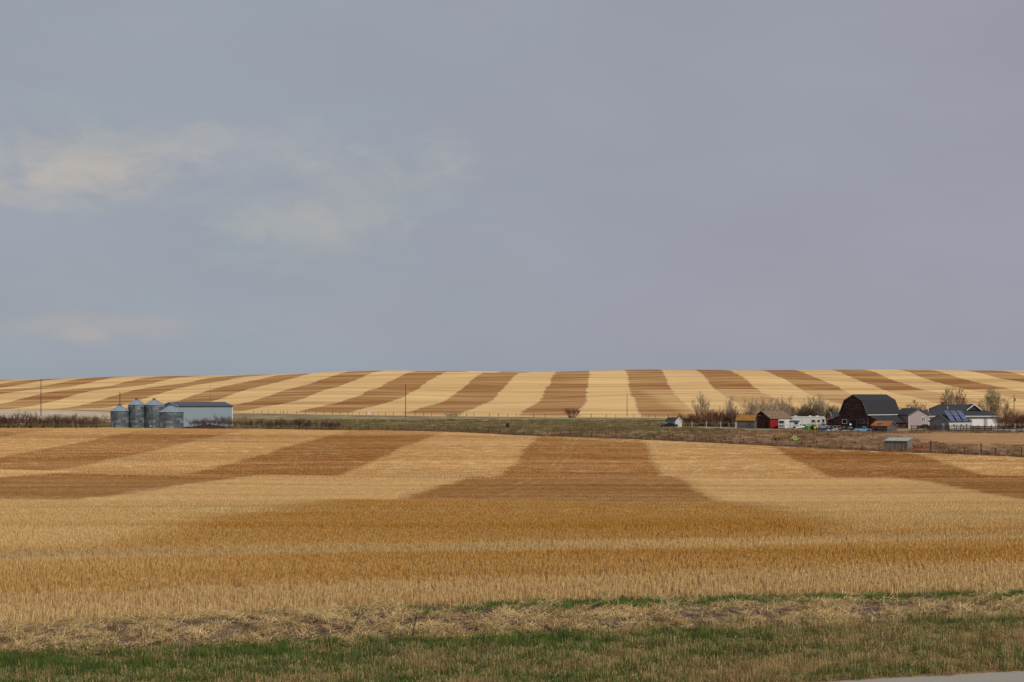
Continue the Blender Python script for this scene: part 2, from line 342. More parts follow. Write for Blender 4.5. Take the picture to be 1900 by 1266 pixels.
def fbm(X, Y, sx, sy, seed=0):
    X = X/sx; Y = Y/sy; v = 0
    r = np.random.default_rng(seed)
    for k in range(9):
        a = r.uniform(0, 2*PI); f = 1.35**k*0.7; ph = r.uniform(0, 2*PI)
        v = v+np.sin((X*np.cos(a)+Y*np.sin(a))*f*2*PI+ph+1.3*np.sin(Y*f+ph))/(1.18**k)
    return v/3.2
C = lambda *a: np.array(a)
GREEN = C(0.085, 0.118, 0.032); BROWN = C(0.155, 0.088, 0.046); TAN = C(0.36, 0.235, 0.115); MUD = C(0.42, 0.335, 0.24)
OLIVE = C(0.195, 0.155, 0.075); UMBER = C(0.085, 0.045, 0.026)
def lerp(a, b, m): return a*(1-m[..., None])+b*m[..., None]
def pasture_tint(X, Y, s):
    # rx, ry: where the ground lies seen from the lookout (as bearing and depth)
    b = X/Y*F+CX
    n = fbm(X, Y, 26, 60, 3); n2 = fbm(X, Y, 9, 30, 5); n3 = fbm(X, Y, 60, 25, 9)
    c = lerp(np.broadcast_to(OLIVE, X.shape+(3,)), BROWN, sstep(n, -0.3, 0.5)*0.6)
    c = lerp(c, GREEN, sstep(n2+n3*0.7, 0.0, 0.7)*0.75*(1-sstep(X, 85, 130)))
    c = lerp(c, GREEN*1.05, sstep(Y, 610, 690)*(1-sstep(Y, 800, 860))*sstep(X, -110, -60)*(1-sstep(X, 40, 80))*0.65*sstep(n3, -0.6, 0.3))
    c = lerp(c, TAN*1.0, sstep(n2-n+fbm(X, Y, 40, 12, 12)*.6, 0.25, 0.8)*0.65)
    # worked brown ground between field and farmyard
    e = Y-B3(X)
    bm = sstep(X, -12, 12)*(1-sstep(Y, 590+0*X, 640)) 
    c = lerp(c, C(0.225, 0.128, 0.068), bm*0.9)
    c = lerp(c, TAN*0.75, bm*sstep(n2, 0.1, 0.8)*0.35)
    c = lerp(c, GREEN*0.95, sstep(X, 20, 30)*(1-sstep(X, 98, 112))*sstep(Y, 560, 590)*(1-sstep(Y, 640, 655))*0.8*sstep(n3+n2, -0.6, 0.2))
    # dry gold strip beside the rail fence
    c = lerp(c, C(0.31, 0.165, 0.060)*(1+.22*fbm(X, Y, 50, 14, 77))[..., None], sstep(X-0.0*Y, 108, 118)*sstep(Y, 482, 500)*(1-sstep(Y, 580, 605))*(0.75+0.25*np.clip(n3, -1, 1)))
    # dark rough edge along the field
    c = lerp(c, UMBER*1.3, np.exp(-((e-7)/6.0)**2)*0.8*sstep(X, -75, -40))
    c = lerp(c, C(0.33, 0.235, 0.13), np.exp(-((e-1.0)/2.0)**2)*0.6)
    # pale bare lot behind the shrub rows on the far side
    pm = sstep(-X, 128, 140)*sstep(Y, 690, 720)*sstep(B4(X)-Y, 12, 24)
    c = lerp(c, MUD, pm*0.9)
    # yard gravel
    ym = sstep(X, 66, 78)*(1-sstep(X, 190, 215))*sstep(Y, 632, 650)*(1-sstep(Y, 720, 760))
    c = lerp(c, C(0.20, 0.16, 0.11), ym*0.75)
    # pale track at the hill's foot
    f = B4(X)-Y
    c = lerp(c, C(0.50, 0.36, 0.19), np.exp(-((f-5)/4.0)**2)*0.55)
    c = lerp(c, UMBER*1.6, np.exp(-((f-22)/9.0)**2)*0.45)
    return c
m_past = attr_mat('rough_pasture', 0.38, 0.55, 0.25, 0.35)

yfar = lambda X: np.full_like(np.asarray(X, float), 9000.0)
near_rel = lambda X, Y, s: 0.03*np.sin(X*5.1+Y*2)*np.sin(Y*4.3)+0.02*np.sin(X*13)*np.sin(Y*11+X)
NR = np.linspace(0, 1, 60)
def berm(X, Y, s):
    prof = np.sin(np.clip(s, 0, 1)*PI)
    return prof*(0.10+0.06*np.sin(X*1.7)*np.sin(Y*2.3+X*.6)+0.07*np.sin(X*6.1+Y*3)*np.sin(Y*7.7)+0.05*np.sin(X*14+2)*np.sin(Y*12))

def verge_tint(X, Y, s):
    n = fbm(X, Y, 2.6, 1.6, 21); n2 = fbm(X, Y, 7, 2.2, 22); S = np.broadcast_to(s, X.shape)
    c = lerp(np.broadcast_to(C(0.075, 0.085, 0.028), X.shape+(3,)), C(0.13, 0.085, 0.045), sstep(n+n2, -0.2, 0.7)*(1-sstep(S, 0.75, 0.95)))
    c = lerp(c, C(0.17, 0.10, 0.045), (1-sstep(S, 0.05, 0.35))*sstep(X, -6, 6))
    return c
def berm_tint(X, Y, s):
    n = fbm(X, Y, 1.6, 0.8, 31)
    return lerp(np.broadcast_to(C(0.075, 0.046, 0.032), X.shape+(3,)), C(0.30, 0.20, 0.105), sstep(n, -0.1, 0.8)*0.6)
m_verge = attr_mat('verge_soil', 0.35, 5.0, 0.05, 1.0)

m_road, t, b = new_mat('worn_asphalt')
P = t.pos()
c = t.mix(t.noise(P, 0.8, 3.0), (0.25, 0.225, 0.19), (0.34, 0.31, 0.265))
c = t.mix(t.sm(t.noise(P, 40.0, 2.0), 0.4, 0.7, 0, 0.6), c, (0.16, 0.14, 0.12))
t.l.new(c, b.inputs['Base Color']); b.inputs['Roughness'].default_value = 0.9

back = lambda X: np.full_like(np.asarray(X, float), -250.0)
sheet('ground', back, BR, np.linspace(0, 1, 24), m_verge, attrs={'tint': verge_tint})
sheet('road', BR, B0, np.linspace(0, 1, 10), m_road, relief=lambda X, Y, s: 0.03*np.sin(s*PI))
sheet('grass_verge', B0, B1, NR, m_verge, relief=lambda X, Y, s: near_rel(X, Y, s)*np.minimum(1, 4*s*(1-s)*3), attrs={'tint': verge_tint})
sheet('field_edge', B1, B2, NR, m_verge, relief=berm, attrs={'tint': berm_tint})
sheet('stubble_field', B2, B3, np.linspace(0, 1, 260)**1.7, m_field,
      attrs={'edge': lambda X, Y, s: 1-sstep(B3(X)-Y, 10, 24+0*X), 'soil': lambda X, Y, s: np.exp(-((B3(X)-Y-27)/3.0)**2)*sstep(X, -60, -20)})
sheet('pasture', B3, B4, np.linspace(0, 1, 190), m_past, attrs={'tint': pasture_tint})
sheet('hillside', B4, yfar, np.linspace(0, 1, 420)**2.6, m_hill, attrs={'edge': lambda X, Y, s: 1-sstep(Y-B4(X), 8, 40)})

# ------------------------------------------------------------------ scattered plant cover: one object each; its own mesh carries the patch and the places
def scatter_tree():
    g = bpy.data.node_groups.new('scatter_patches', 'GeometryNodeTree')
    g.interface.new_socket('Geometry', in_out='INPUT', socket_type='NodeSocketGeometry')
    g.interface.new_socket('Geometry', in_out='OUTPUT', socket_type='NodeSocketGeometry')
    N = g.nodes; L = g.links
    gi = N.new('NodeGroupInput'); go = N.new('NodeGroupOutput')
    def na(name, typ):
        n = N.new('GeometryNodeInputNamedAttribute'); n.data_type = typ; n.inputs['Name'].default_value = name; return n.outputs['Attribute']
    sep = N.new('GeometryNodeSeparateGeometry'); sep.domain = 'POINT'
    L.new(gi.outputs[0], sep.inputs['Geometry']); L.new(na('patch', 'BOOLEAN'), sep.inputs['Selection'])
    m2p = N.new('GeometryNodeMeshToPoints'); L.new(sep.outputs['Inverted'], m2p.inputs['Mesh'])
    iop = N.new('GeometryNodeInstanceOnPoints')
    L.new(m2p.outputs['Points'], iop.inputs['Points']); L.new(sep.outputs['Selection'], iop.inputs['Instance'])
    L.new(na('rot', 'FLOAT_VECTOR'), iop.inputs['Rotation']) if iop.inputs['Rotation'].type == 'VECTOR' else None
    if iop.inputs['Rotation'].type != 'VECTOR':
        e2r = N.new('FunctionNodeEulerToRotation'); L.new(na('rot', 'FLOAT_VECTOR'), e2r.inputs[0]); L.new(e2r.outputs[0], iop.inputs['Rotation'])
    L.new(na('scl', 'FLOAT_VECTOR'), iop.inputs['Scale'])
    L.new(iop.outputs[0], go.inputs[0])
    return g
SCAT = scatter_tree()
def blades(n, size, hmin, hmax, wd, lean=0.25, lie=0.0, rows=None, seed=0, bias=(0, 0), zmin=-0.02):
    """n thin blades in a size x size patch -> verts, faces, per-vertex rnd"""
    r = np.random.default_rng(seed)
    x = r.uniform(-size/2, size/2, n); y = r.uniform(-size/2, size/2, n)
    if rows: x = (np.round(x/rows)*rows)+r.normal(0, rows*0.10, n)
    h = r.uniform(hmin, hmax, n); a = r.uniform(0, 2*PI, n); ln = np.abs(r.normal(0, lean, n))
    flat = r.uniform(0, 1, n) < lie
    ln = np.where(flat, r.uniform(1.1, 1.5, n), ln)
    dx = np.sin(ln)*np.cos(a)*h+bias[0]*h; dy = np.sin(ln)*np.sin(a)*h+bias[1]*h; dz = np.cos(ln)*h
    z = np.where(flat, r.uniform(0.0, 0.12, n), zmin)
    ba = r.uniform(-0.9, 0.9, n); wx = np.cos(ba)*wd/2*r.uniform(0.6, 1.3, n); wy = np.sin(ba)*wd/2
    p = np.stack([x, y, z], -1); q = p+np.stack([dx, dy, dz], -1)
    wv = np.stack([wx, wy, 0*wx], -1)
    V = np.stack([p-wv, p+wv, q+wv*0.55, q-wv*0.55], 1).reshape(-1, 3)
    Fc = np.arange(4*n).reshape(-1, 4)
    rn = np.repeat(r.uniform(0, 1, n), 4)
    return V, Fc, rn
def scatter(name, label, patch, pts, rots, scl, mat):
    V, Fc, rn = patch; nv = len(V); npnt = len(pts)
    me = bpy.data.meshes.new(name)
    me.vertices.add(nv+npnt); me.vertices.foreach_set('co', np.concatenate([V, pts]).ravel())
    me.loops.add(Fc.size); me.loops.foreach_set('vertex_index', Fc.ravel().astype(np.int32))
    me.polygons.add(len(Fc)); me.polygons.foreach_set('loop_start', (np.arange(len(Fc))*4).astype(np.int32))
    me.polygons.foreach_set('loop_total', np.full(len(Fc), 4, np.int32))
    me.update(calc_edges=True)
    a = me.attributes.new('patch', 'BOOLEAN', 'POINT'); a.data.foreach_set('value', np.concatenate([np.ones(nv, bool), np.zeros(npnt, bool)]))
    a = me.attributes.new('rnd', 'FLOAT', 'POINT'); a.data.foreach_set('value', np.concatenate([rn, np.zeros(npnt)]).astype(np.float32))
    a = me.attributes.new('rot', 'FLOAT_VECTOR', 'POINT'); a.data.foreach_set('vector', np.concatenate([np.zeros((nv, 3)), rots]).ravel().astype(np.float32))
    a = me.attributes.new('scl', 'FLOAT_VECTOR', 'POINT'); a.data.foreach_set('vector', np.concatenate([np.ones((nv, 3)), scl]).ravel().astype(np.float32))
    me.materials.append(mat)
    o = bpy.data.objects.new(name, me); COL.objects.link(o)
    o['kind'] = 'stuff'; o['label'] = label; o['category'] = name.replace('_', ' ')
    md = o.modifiers.new('scatter', 'NODES'); md.node_group = SCAT
    return o
def frustum_pts(ya, yb, step, margin=1.18, fa=None, fb=None, jit=0.5):
    xs = []; ys = []
    y = ya
    while y < yb:
        hw = y*950/F*margin+2
        x = np.arange(-hw, hw, step); xs.append(x+RNG.uniform(-jit, jit, len(x))*step); ys.append(y+RNG.uniform(-jit, jit, len(x))*step)
        y += step
    X = np.concatenate(xs); Y = np.concatenate(ys)
    k = np.ones(len(X), bool)
    if fa is not None: k &= Y > fa(X)
    if fb is not None: k &= Y < fb(X)
    return X[k], Y[k]

def stalk_mat(name, kind):
    m, t, b = new_mat(name)
    r = t.attr('rnd'); P = t.pos(); X, Y, Z = t.xyz(P)
    if kind == 'stubble':
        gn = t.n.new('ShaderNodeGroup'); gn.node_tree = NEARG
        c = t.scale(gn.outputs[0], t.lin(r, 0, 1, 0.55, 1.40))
        c = t.mix(t.sm(r, 0.86, 0.95, 0, 0.7), c, (0.85, 0.68, 0.40))
    elif kind == 'grass':
        n = t.noise(t.vmul(P, (0.5, 1.1, 0)), 0.55, 4.0, 0.6)
        near = t.sm(t.m('SUBTRACT', Y, t.m('MULTIPLY', X, 0.27)), 47.2, 50.8)
        n4 = t.noise(t.vmul(P, (0.35, 0.9, 0)), 1.9, 3.0, 0.6)
        g = t.m('ADD', t.m('ADD', t.m('MULTIPLY', t.m('SUBTRACT', n, 0.5), 3.4), t.m('MULTIPLY', t.m('SUBTRACT', n4, 0.5), 1.3)), t.m('ADD', t.m('MULTIPLY', r, 0.8), t.m('MULTIPLY', near, -0.20)))
        g = t.m('ADD', g, t.sm(X, -14.0, 9.0, -0.10, 0.30))
        dry = t.sm(g, 0.42, 0.60)
        green = t.mix(r, (0.058, 0.110, 0.016), (0.155, 0.180, 0.040))
        straw = t.mix(n4, t.mix(r, (0.16, 0.095, 0.036), (0.38, 0.26, 0.105)), t.mix(r, (0.32, 0.21, 0.09), (0.62, 0.46, 0.22)))
        c = t.mix(dry, green, straw)
    elif kind == 'straw':
        n = t.noise(t.vmul(P, (0.6, 1.2, 0)), 0.9, 3.0, 0.6)
        c = t.mix(r, (0.36, 0.235, 0.09), (0.86, 0.66, 0.33))
        c = t.scale(c, t.lin(n, 0.3, 0.7, 0.75, 1.15))
    elif kind == 'green':
        c = t.mix(r, (0.05, 0.12, 0.018), (0.15, 0.19, 0.045))
    elif kind == 'weed':
        c = t.mix(r, (0.070, 0.032, 0.020), (0.30, 0.175, 0.095))
    elif kind == 'rough':
        n = t.noise(t.vmul(P, (0.3, 1, 0)), 0.10, 3.0, 0.6)
        c = t.mix(t.m('MAXIMUM', t.sm(n, 0.4, 0.62), t.sm(t.m('SUBTRACT', X, t.m('MULTIPLY', Y, 0.14)), -32.0, -8.0)), (0.13, 0.13, 0.045), (0.32, 0.195, 0.10))
        c = t.scale(c, t.lin(r, 0, 1, 0.6, 1.5))
    t.l.new(c, b.inputs['Base Color']); b.inputs['Roughness'].default_value = 0.85
    tr = t.n.new('ShaderNodeBsdfTranslucent'); t.l.new(c, tr.inputs[0])
    mx = t.n.new('ShaderNodeMixShader'); mx.inputs[0].default_value = 0.22
    out = m.node_tree.nodes['Material Output']
    t.l.new(b.outputs[0], mx.inputs[1]); t.l.new(tr.outputs[0], mx.inputs[2]); t.l.new(mx.outputs[0], out.inputs[0])
    return m
m_stalk = stalk_mat('stubble_stalks', 'stubble'); m_grass = stalk_mat('grass_blades', 'grass')
m_straw = stalk_mat('loose_straw', 'straw'); m_greenb = stalk_mat('green_blades', 'green'); m_rough = stalk_mat('rough_grass', 'rough')

SROT = -math.atan(TX)
def vecs(n, rz, s, sz):
    R = np.zeros((n, 3)); R[:, 2] = rz
    S = np.stack([s, s, sz], -1); return R, S
B2j = lambda X: B2(X)+0.25*np.sin(np.asarray(X)*2.1)+0.2*np.sin(np.asarray(X)*5.3)
X, Y = frustum_pts(46, 96, 0.62, 1.35, fa=B2j)
n = len(X); R, S = vecs(n, SROT+RNG.choice([0, PI], n)+RNG.normal(0, .06, n), RNG.uniform(.95, 1.1, n), RNG.uniform(.85, 1.15, n)*(1+0.35*(1-sstep(Y-B2(X), 0, 6))))
scatter('stubble', 'pale gold cereal stubble standing along the near edge of the striped field', blades(150, .72, .12, .25, .016, .22, .12, rows=.22, seed=1),
        np.stack([X, Y, gz(X, Y)], -1), R, S, m_stalk)
X, Y = frustum_pts(95, 250, 1.25, 1.25)
n = len(X); R, S = vecs(n, SROT+RNG.choice([0, PI], n)+RNG.normal(0, .05, n), RNG.uniform(.95, 1.15, n), RNG.uniform(.8, 1.15, n))
scatter('stubble', 'short cereal stubble over the rolling middle of the striped field', blades(330, 1.4, .10, .20, .022, .22, .12, rows=.25, seed=2),
        np.stack([X, Y, gz(X, Y)], -1), R, S, m_stalk)
X, Y = frustum_pts(250, 620, 2.9, 1.15, fb=lambda x: B3(x)-2)
n = len(X); R, S = vecs(n, SROT+RNG.choice([0, PI], n), RNG.uniform(.95, 1.15, n), RNG.uniform(.8, 1.15, n))
scatter('stubble', 'thin cereal stubble on the far part of the striped field', blades(420, 3.2, .10, .20, .05, .22, .1, rows=.4, seed=3),
        np.stack([X, Y, gz(X, Y)], -1), R, S, m_stalk)
# verge grass
X, Y = frustum_pts(36, 60, 0.36, 1.5, fa=lambda x: B0(x)+0.1+0.15*np.sin(x*3), fb=lambda x: B1(x)+.5+.2*np.sin(x*2.3))
n = len(X); R, S = vecs(n, RNG.uniform(0, 2*PI, n), RNG.uniform(.9, 1.2, n), RNG.uniform(.5, 1.2, n)*(1+.5*np.clip(fbm(X, Y, 2.0, 1.1, 61), -.6, 1)))
scatter('grass', 'green and dry roadside grass along the verge', blades(130, .5, .05, .26, .012, .55, .2, seed=4), np.stack([X, Y, gz(X, Y)], -1), R, S, m_grass)
# strip of loose straw
def bermz(X, Y):
    s = (Y-B1(X))/(B2(X)-B1(X)); s = np.clip(s, 0, 1); return gz(X, Y)+berm(X, Y, s)
X, Y = frustum_pts(38, 72, 0.34, 1.4, fa=lambda x: B1(x)-.1+.25*np.sin(x*1.9), fb=lambda x: B2(x)+.35)
ss = (Y-B1(X))/(B2(X)-B1(X)); k = fbm(X, Y, 1.7, .5, 41)+fbm(X, Y, .6, .3, 42)*.7 > -0.22; k &= ~((ss > .60) & (ss < 1.0) & (X > -3) & (RNG.uniform(0, 1, len(X)) < .8)); X, Y = X[k], Y[k]
n = len(X); R, S = vecs(n, RNG.normal(0.5, .8, n), RNG.uniform(.8, 1.3, n), RNG.uniform(.35, 1.0, n)*(1+.6*(RNG.uniform(0, 1, n) > .93)))
R[:, 0] = RNG.normal(0, .18, n); R[:, 1] = RNG.normal(0, .18, n)
scatter('straw', 'flattened straw and clods in a strip between the verge and the stubble', blades(60, .5, .12, .38, .019, .6, .84, seed=5, bias=(.25, 0)),
        np.stack([X, Y, bermz(X, Y)], -1), R, S, m_straw)
X, Y = frustum_pts(38, 72, 0.40, 1.4, fa=lambda x: B1(x)+(B2(x)-B1(x))*np.where(np.asarray(x) > -3, .55, .75), fb=lambda x: B2(x)+.1)
k = fbm(X, Y, 3.5, 1.2, 43)+sstep(X, -8, 4)*1.5-.65 > 0; X, Y = X[k], Y[k]
n = len(X); R, S = vecs(n, RNG.uniform(0, 2*PI, n), RNG.uniform(.8, 1.2, n), RNG.uniform(.5, 1.2, n))
scatter('grass', 'low green weeds growing at the foot of the stubble', blades(110, .5, .06, .17, .016, .6, .2, seed=6), np.stack([X, Y, bermz(X, Y)], -1), R, S, m_greenb)
# rough tufts on the pasture
X, Y = frustum_pts(380, 820, 2.6, 1.12, fa=lambda x: B3(x)+1.0)
k = fbm(X, Y, 14, 9, 51) > -0.05; k &= ~((X > 108) & (Y > 490) & (Y < 592) & (Y > 0)); k &= ~((X > 62) & (Y > 640) & (Y < 760)); X, Y = X[k], Y[k]
n = len(X); R, S = vecs(n, RNG.uniform(0, 2*PI, n), RNG.uniform(.7, 1.5, n), RNG.uniform(.5, 1.6, n))
scatter('rough_grass', 'tufts of rough brown and green grass across the pasture', blades(60, 1.8, .12, .45, .07, .4, .1, seed=7), np.stack([X, Y, gz(X, Y)], -1), R, S, m_rough)


m_weed = flatm = stalk_mat('dry_weeds', 'weed')
X, Y = frustum_pts(360, 640, 1.3, 1.12, fa=lambda x: B3(x)+2.0, fb=lambda x: B3(x)+13)
k = (fbm(X, Y, 9, 4, 71)+0.8*np.exp(-((Y-B3(X)-6)/3.0)**2) > 0.35) & ((X > -60) | (X < -175)); X, Y = X[k], Y[k]
n = len(X); R, S = vecs(n, RNG.uniform(0, 2*PI, n), RNG.uniform(.7, 1.3, n), RNG.uniform(.4, 1.5, n))
scatter('weeds', 'dry brown weeds along the far edge of the stubble field', blades(60, 1.4, .2, .6, .06, .4, .1, seed=8), np.stack([X, Y, gz(X, Y)], -1), R, S, m_weed)
X, Y = frustum_pts(430, 640, 2.4, 1.12, fa=lambda x: B3(x)+14)
k = (fbm(X, Y, 22, 7, 73) > 0.35) & (X > -20); k &= ~((X > 62) & (Y > 628)); k &= ~((X > 108) & (Y > 490) & (Y < 592)); X, Y = X[k], Y[k]
n = len(X); R, S = vecs(n, RNG.uniform(0, 2*PI, n), RNG.uniform(.7, 1.3, n), RNG.uniform(.3, 1.2, n))
scatter('weeds', 'dry brown weeds in patches over the paddock and the hollow', blades(60, 1.8, .2, .6, .07, .4, .1, seed=9), np.stack([X, Y, gz(X, Y)], -1), R, S, m_weed)

# ================================================================== object helpers
ORD = 'first second third fourth fifth sixth seventh eighth ninth tenth eleventh twelfth thirteenth fourteenth fifteenth sixteenth seventeenth eighteenth nineteenth'.split()
class MB:
    def __init__(s): s.v = []; s.f = []
    def add(s, vs, fs):
        k = len(s.v); s.v += [tuple(p) for p in vs]; s.f += [tuple(k+i for i in f) for f in fs]; return s
    def box(s, x0, x1, y0, y1, z0, z1):
        return s.add([(x0, y0, z0), (x1, y0, z0), (x1, y1, z0), (x0, y1, z0), (x0, y0, z1), (x1, y0, z1), (x1, y1, z1), (x0, y1, z1)],
                     [(0, 3, 2, 1), (4, 5, 6, 7), (0, 1, 5, 4), (1, 2, 6, 5), (2, 3, 7, 6), (3, 0, 4, 7)])
    def prism_y(s, pts, y0, y1):         # (x,z) outline run along y
        n = len(pts); vs = [(x, y0, z) for x, z in pts]+[(x, y1, z) for x, z in pts]
        return s.add(vs, [tuple(range(n)), tuple(reversed(range(n, 2*n)))]+[((i+1) % n, i, n+i, n+(i+1) % n) for i in range(n)])
    def prism_x(s, pts, x0, x1):         # (y,z) outline run along x
        n = len(pts); vs = [(x0, y, z) for y, z in pts]+[(x1, y, z) for y, z in pts]
        return s.add(vs, [tuple(reversed(range(n))), tuple(range(n, 2*n))]+[(i, (i+1) % n, n+(i+1) % n, n+i) for i in range(n)])
    def shell_x(s, prof, x0, x1, th):    # roof skin over a (y,z) line
        up = [(y, z+th) for y, z in prof]
        return s.prism_x(list(prof)+list(reversed(up)), x0, x1)
    def tube(s, p, q, r0, r1, n=4, cap=True):
        p = Vector(p); q = Vector(q); d = (q-p); 
        if d.length < 1e-6: return s
        d.normalize(); a = d.orthogonal().normalized(); b_ = d.cross(a)
        vs = [p+(a*math.cos(2*PI*i/n)+b_*math.sin(2*PI*i/n))*r0 for i in range(n)]+[q+(a*math.cos(2*PI*i/n)+b_*math.sin(2*PI*i/n))*r1 for i in range(n)]
        fs = [(i, (i+1) % n, n+(i+1) % n, n+i) for i in range(n)]
        if cap: fs += [tuple(reversed(range(n))), tuple(range(n, 2*n))]
        return s.add(vs, fs)
    def ring(s, c, r, tr, axis='y', n=16, m=5):
        c = Vector(c); ax = {'x': (Vector((0, 1, 0)), Vector((0, 0, 1)), Vector((1, 0, 0))), 'y': (Vector((1, 0, 0)), Vector((0, 0, 1)), Vector((0, 1, 0)))}[axis]
        vs = []
        for i in range(n):
            d = ax[0]*math.cos(2*PI*i/n)+ax[1]*math.sin(2*PI*i/n)
            for j in range(m): vs.append(c+d*(r+tr*math.cos(2*PI*j/m))+ax[2]*(tr*math.sin(2*PI*j/m)))
        return s.add(vs, [(i*m+j, ((i+1) % n)*m+j, ((i+1) % n)*m+(j+1) % m, i*m+(j+1) % m) for i in range(n) for j in range(m)])
    def build(s, name, mat, parent=None, smooth=False, loc=None, rz=0.0):
        me = bpy.data.meshes.new(name); me.from_pydata(s.v, [], s.f); me.materials.append(mat)
        if smooth:
            for p in me.polygons: p.use_smooth = True
        me.update(); o = bpy.data.objects.new(name, me); COL.objects.link(o)
        if parent is not None: o.parent = parent
        if loc is not None: o.location = loc
        if rz: o.rotation_euler.z = rz
        return o
def place_obj(name, me, parent=None, loc=(0, 0, 0), rot=(0, 0, 0), scl=(1, 1, 1)):
    o = bpy.data.objects.new(name, me); COL.objects.link(o)
    if parent is not None: o.parent = parent
    o.location = loc; o.rotation_euler = rot; o.scale = scl; return o
def tag(o, label, cat, group=None):
    o['label'] = label; o['category'] = cat
    if group: o['group'] = group
    return o
def thing(name, label, cat, X, Y, rz=0.0, group=None, dz=-0.03):
    o = bpy.data.objects.new(name, None); COL.objects.link(o); o.empty_display_size = 0.5
    o.location = (X, Y, float(gz(X, Y))+dz); o.rotation_euler = (0, 0, rz)
    return tag(o, label, cat, group)
def at(px, D): return (px-CX)/F*D, D
def corner(px, D, lx, ly, rz):
    """origin of a thing so that its local corner (lx,ly) stands at bearing px, depth D"""
    x, y = at(px, D); c, s_ = math.cos(rz), math.sin(rz)
    return x-(lx*c-ly*s_), y-(lx*s_+ly*c)

# ------------------------------------------------------------------ materials
def flat_mat(name, col, rough=0.7, metal=0.0, var=0.18, sc=1.5, col2=None, stretch=(1, 1, 1), bmp=0.0, spec=0.3, th=(0.42, 0.68)):
    m, t, b = new_mat(name)
    o = t.objc(); v = t.vmul(o, stretch)
    n = t.noise(v, sc, 4.0, 0.65)
    c = t.scale(t.comb(*col), t.lin(n, 0.3, 0.7, 1-var, 1+var))
    if col2 is not None: c = t.mix(t.sm(t.noise(v, sc*1.7, 4.0, 0.7), th[0], th[1]), c, col2)
    t.l.new(c, b.inputs['Base Color']); b.inputs['Roughness'].default_value = rough; b.inputs['Metallic'].default_value = metal
    b.inputs['Specular IOR Level'].default_value = spec
    if bmp: bump(t, b, n, bmp, 0.03)
    return m
def board_mat(name, col, col2, pitch=0.2, vertical=False, var=0.35, patch=0.5):
    m, t, b = new_mat(name)
    o = t.objc(); x, y, z = t.xyz(o)
    h = z if not vertical else t.m('ADD', x, y)
    k = t.m('FLOOR', t.m('DIVIDE', h, pitch)); fr = t.m('FRACT', t.m('DIVIDE', h, pitch))
    wn = t.n.new('ShaderNodeTexWhiteNoise'); wn.noise_dimensions = '3D'
    sx = t.m('FLOOR', t.m('DIVIDE', t.m('ADD', x, y) if not vertical else z, 2.6))
    t.l.new(t.comb(k, sx, 0.0), wn.inputs['Vector'])
    n = t.noise(t.vmul(o, (0.5, 0.5, 3.0) if not vertical else (3, 3, .5)), 1.4, 5.0, 0.7)
    c = t.scale(t.comb(*col), t.lin(wn.outputs['Value'], 0, 1, 1-var, 1+var))
    f = t.m('MULTIPLY', t.sm(t.m('ADD', n, t.m('MULTIPLY', wn.outputs['Value'], 0.14)), 0.52, 0.74), patch)
    c = t.mix(f, c, col2)
    c = t.scale(c, t.sm(fr, 0.0, 0.10, 0.45, 1.0))
    t.l.new(c, b.inputs['Base Color']); b.inputs['Roughness'].default_value = 0.9
    bump(t, b, fr, 0.5, 0.03)
    return m
M = {}
M['barnwood'] = board_mat('weathered_barn_boards', (0.052, 0.019, 0.019), (0.15, 0.105, 0.095), 0.24, patch=0.5)
M['redboards'] = board_mat('dark_red_boards', (0.078, 0.017, 0.016), (0.20, 0.12, 0.10), 0.2, patch=0.35)
M['redmetal'] = flat_mat('bright_red_sheet', (0.26, 0.012, 0.018), 0.6, var=0.12, sc=0.8)
M['greyboards'] = board_mat('grey_weathered_boards', (0.105, 0.090, 0.080), (0.20, 0.17, 0.145), 0.2)
M['rustboards'] = board_mat('rusty_brown_boards', (0.10, 0.035, 0.018), (0.05, 0.02, 0.015), 0.2, vertical=True)
M['blackroof'] = flat_mat('charcoal_shingles', (0.027, 0.027, 0.030), 0.85, var=0.2, sc=1.2, stretch=(1, 1, 3), bmp=.3)
M['blackroof2'] = flat_mat('dark_grey_shingles', (0.034, 0.036, 0.040), 0.85, var=0.2, sc=1.2, stretch=(1, 1, 3), bmp=.3)
M['orangeroof'] = flat_mat('lichen_covered_roof', (0.33, 0.14, 0.020), 0.95, var=0.4, sc=0.9, col2=(0.12, 0.075, 0.04), bmp=.5)
M['rustroof'] = flat_mat('rust_orange_roof', (0.36, 0.10, 0.018), 0.9, var=0.35, sc=0.9, col2=(0.20, 0.13, 0.08), bmp=.5, th=(.5, .75))
M['brownroof'] = flat_mat('brown_cedar_shingles', (0.155, 0.082, 0.045), 0.95, var=0.4, sc=1.0, col2=(0.23, 0.20, 0.15), bmp=.5)
M['white'] = flat_mat('white_paint', (0.72, 0.72, 0.70), 0.5, var=0.05)
M['trim'] = flat_mat('white_trim', (0.66, 0.65, 0.62), 0.6, var=0.06)
M['siding_white'] = board_mat('pale_siding', (0.50, 0.50, 0.485), (0.42, 0.42, 0.41), 0.2, var=0.06)
M['siding_grey'] = board_mat('grey_siding', (0.21, 0.20, 0.20), (0.25, 0.24, 0.24), 0.2, var=0.10)
M['siding_pink'] = board_mat('pinkish_siding', (0.39, 0.31, 0.30), (0.43, 0.36, 0.34), 0.2, var=0.10)
M['glass'] = flat_mat('dark_window_glass', (0.03, 0.035, 0.045), 0.12, var=0.1, spec=0.6)
M['dark'] = flat_mat('dark_opening', (0.015, 0.013, 0.012), 0.9, var=0.1)
M['rubber'] = flat_mat('black_rubber', (0.02, 0.02, 0.02), 0.9)
M['hub'] = flat_mat('grey_hub', (0.30, 0.30, 0.30), 0.4, 0.6)
M['shedwall'] = flat_mat('pale_blue_grey_steel', (0.235, 0.300, 0.345), 0.55, var=0.03, sc=0.3)
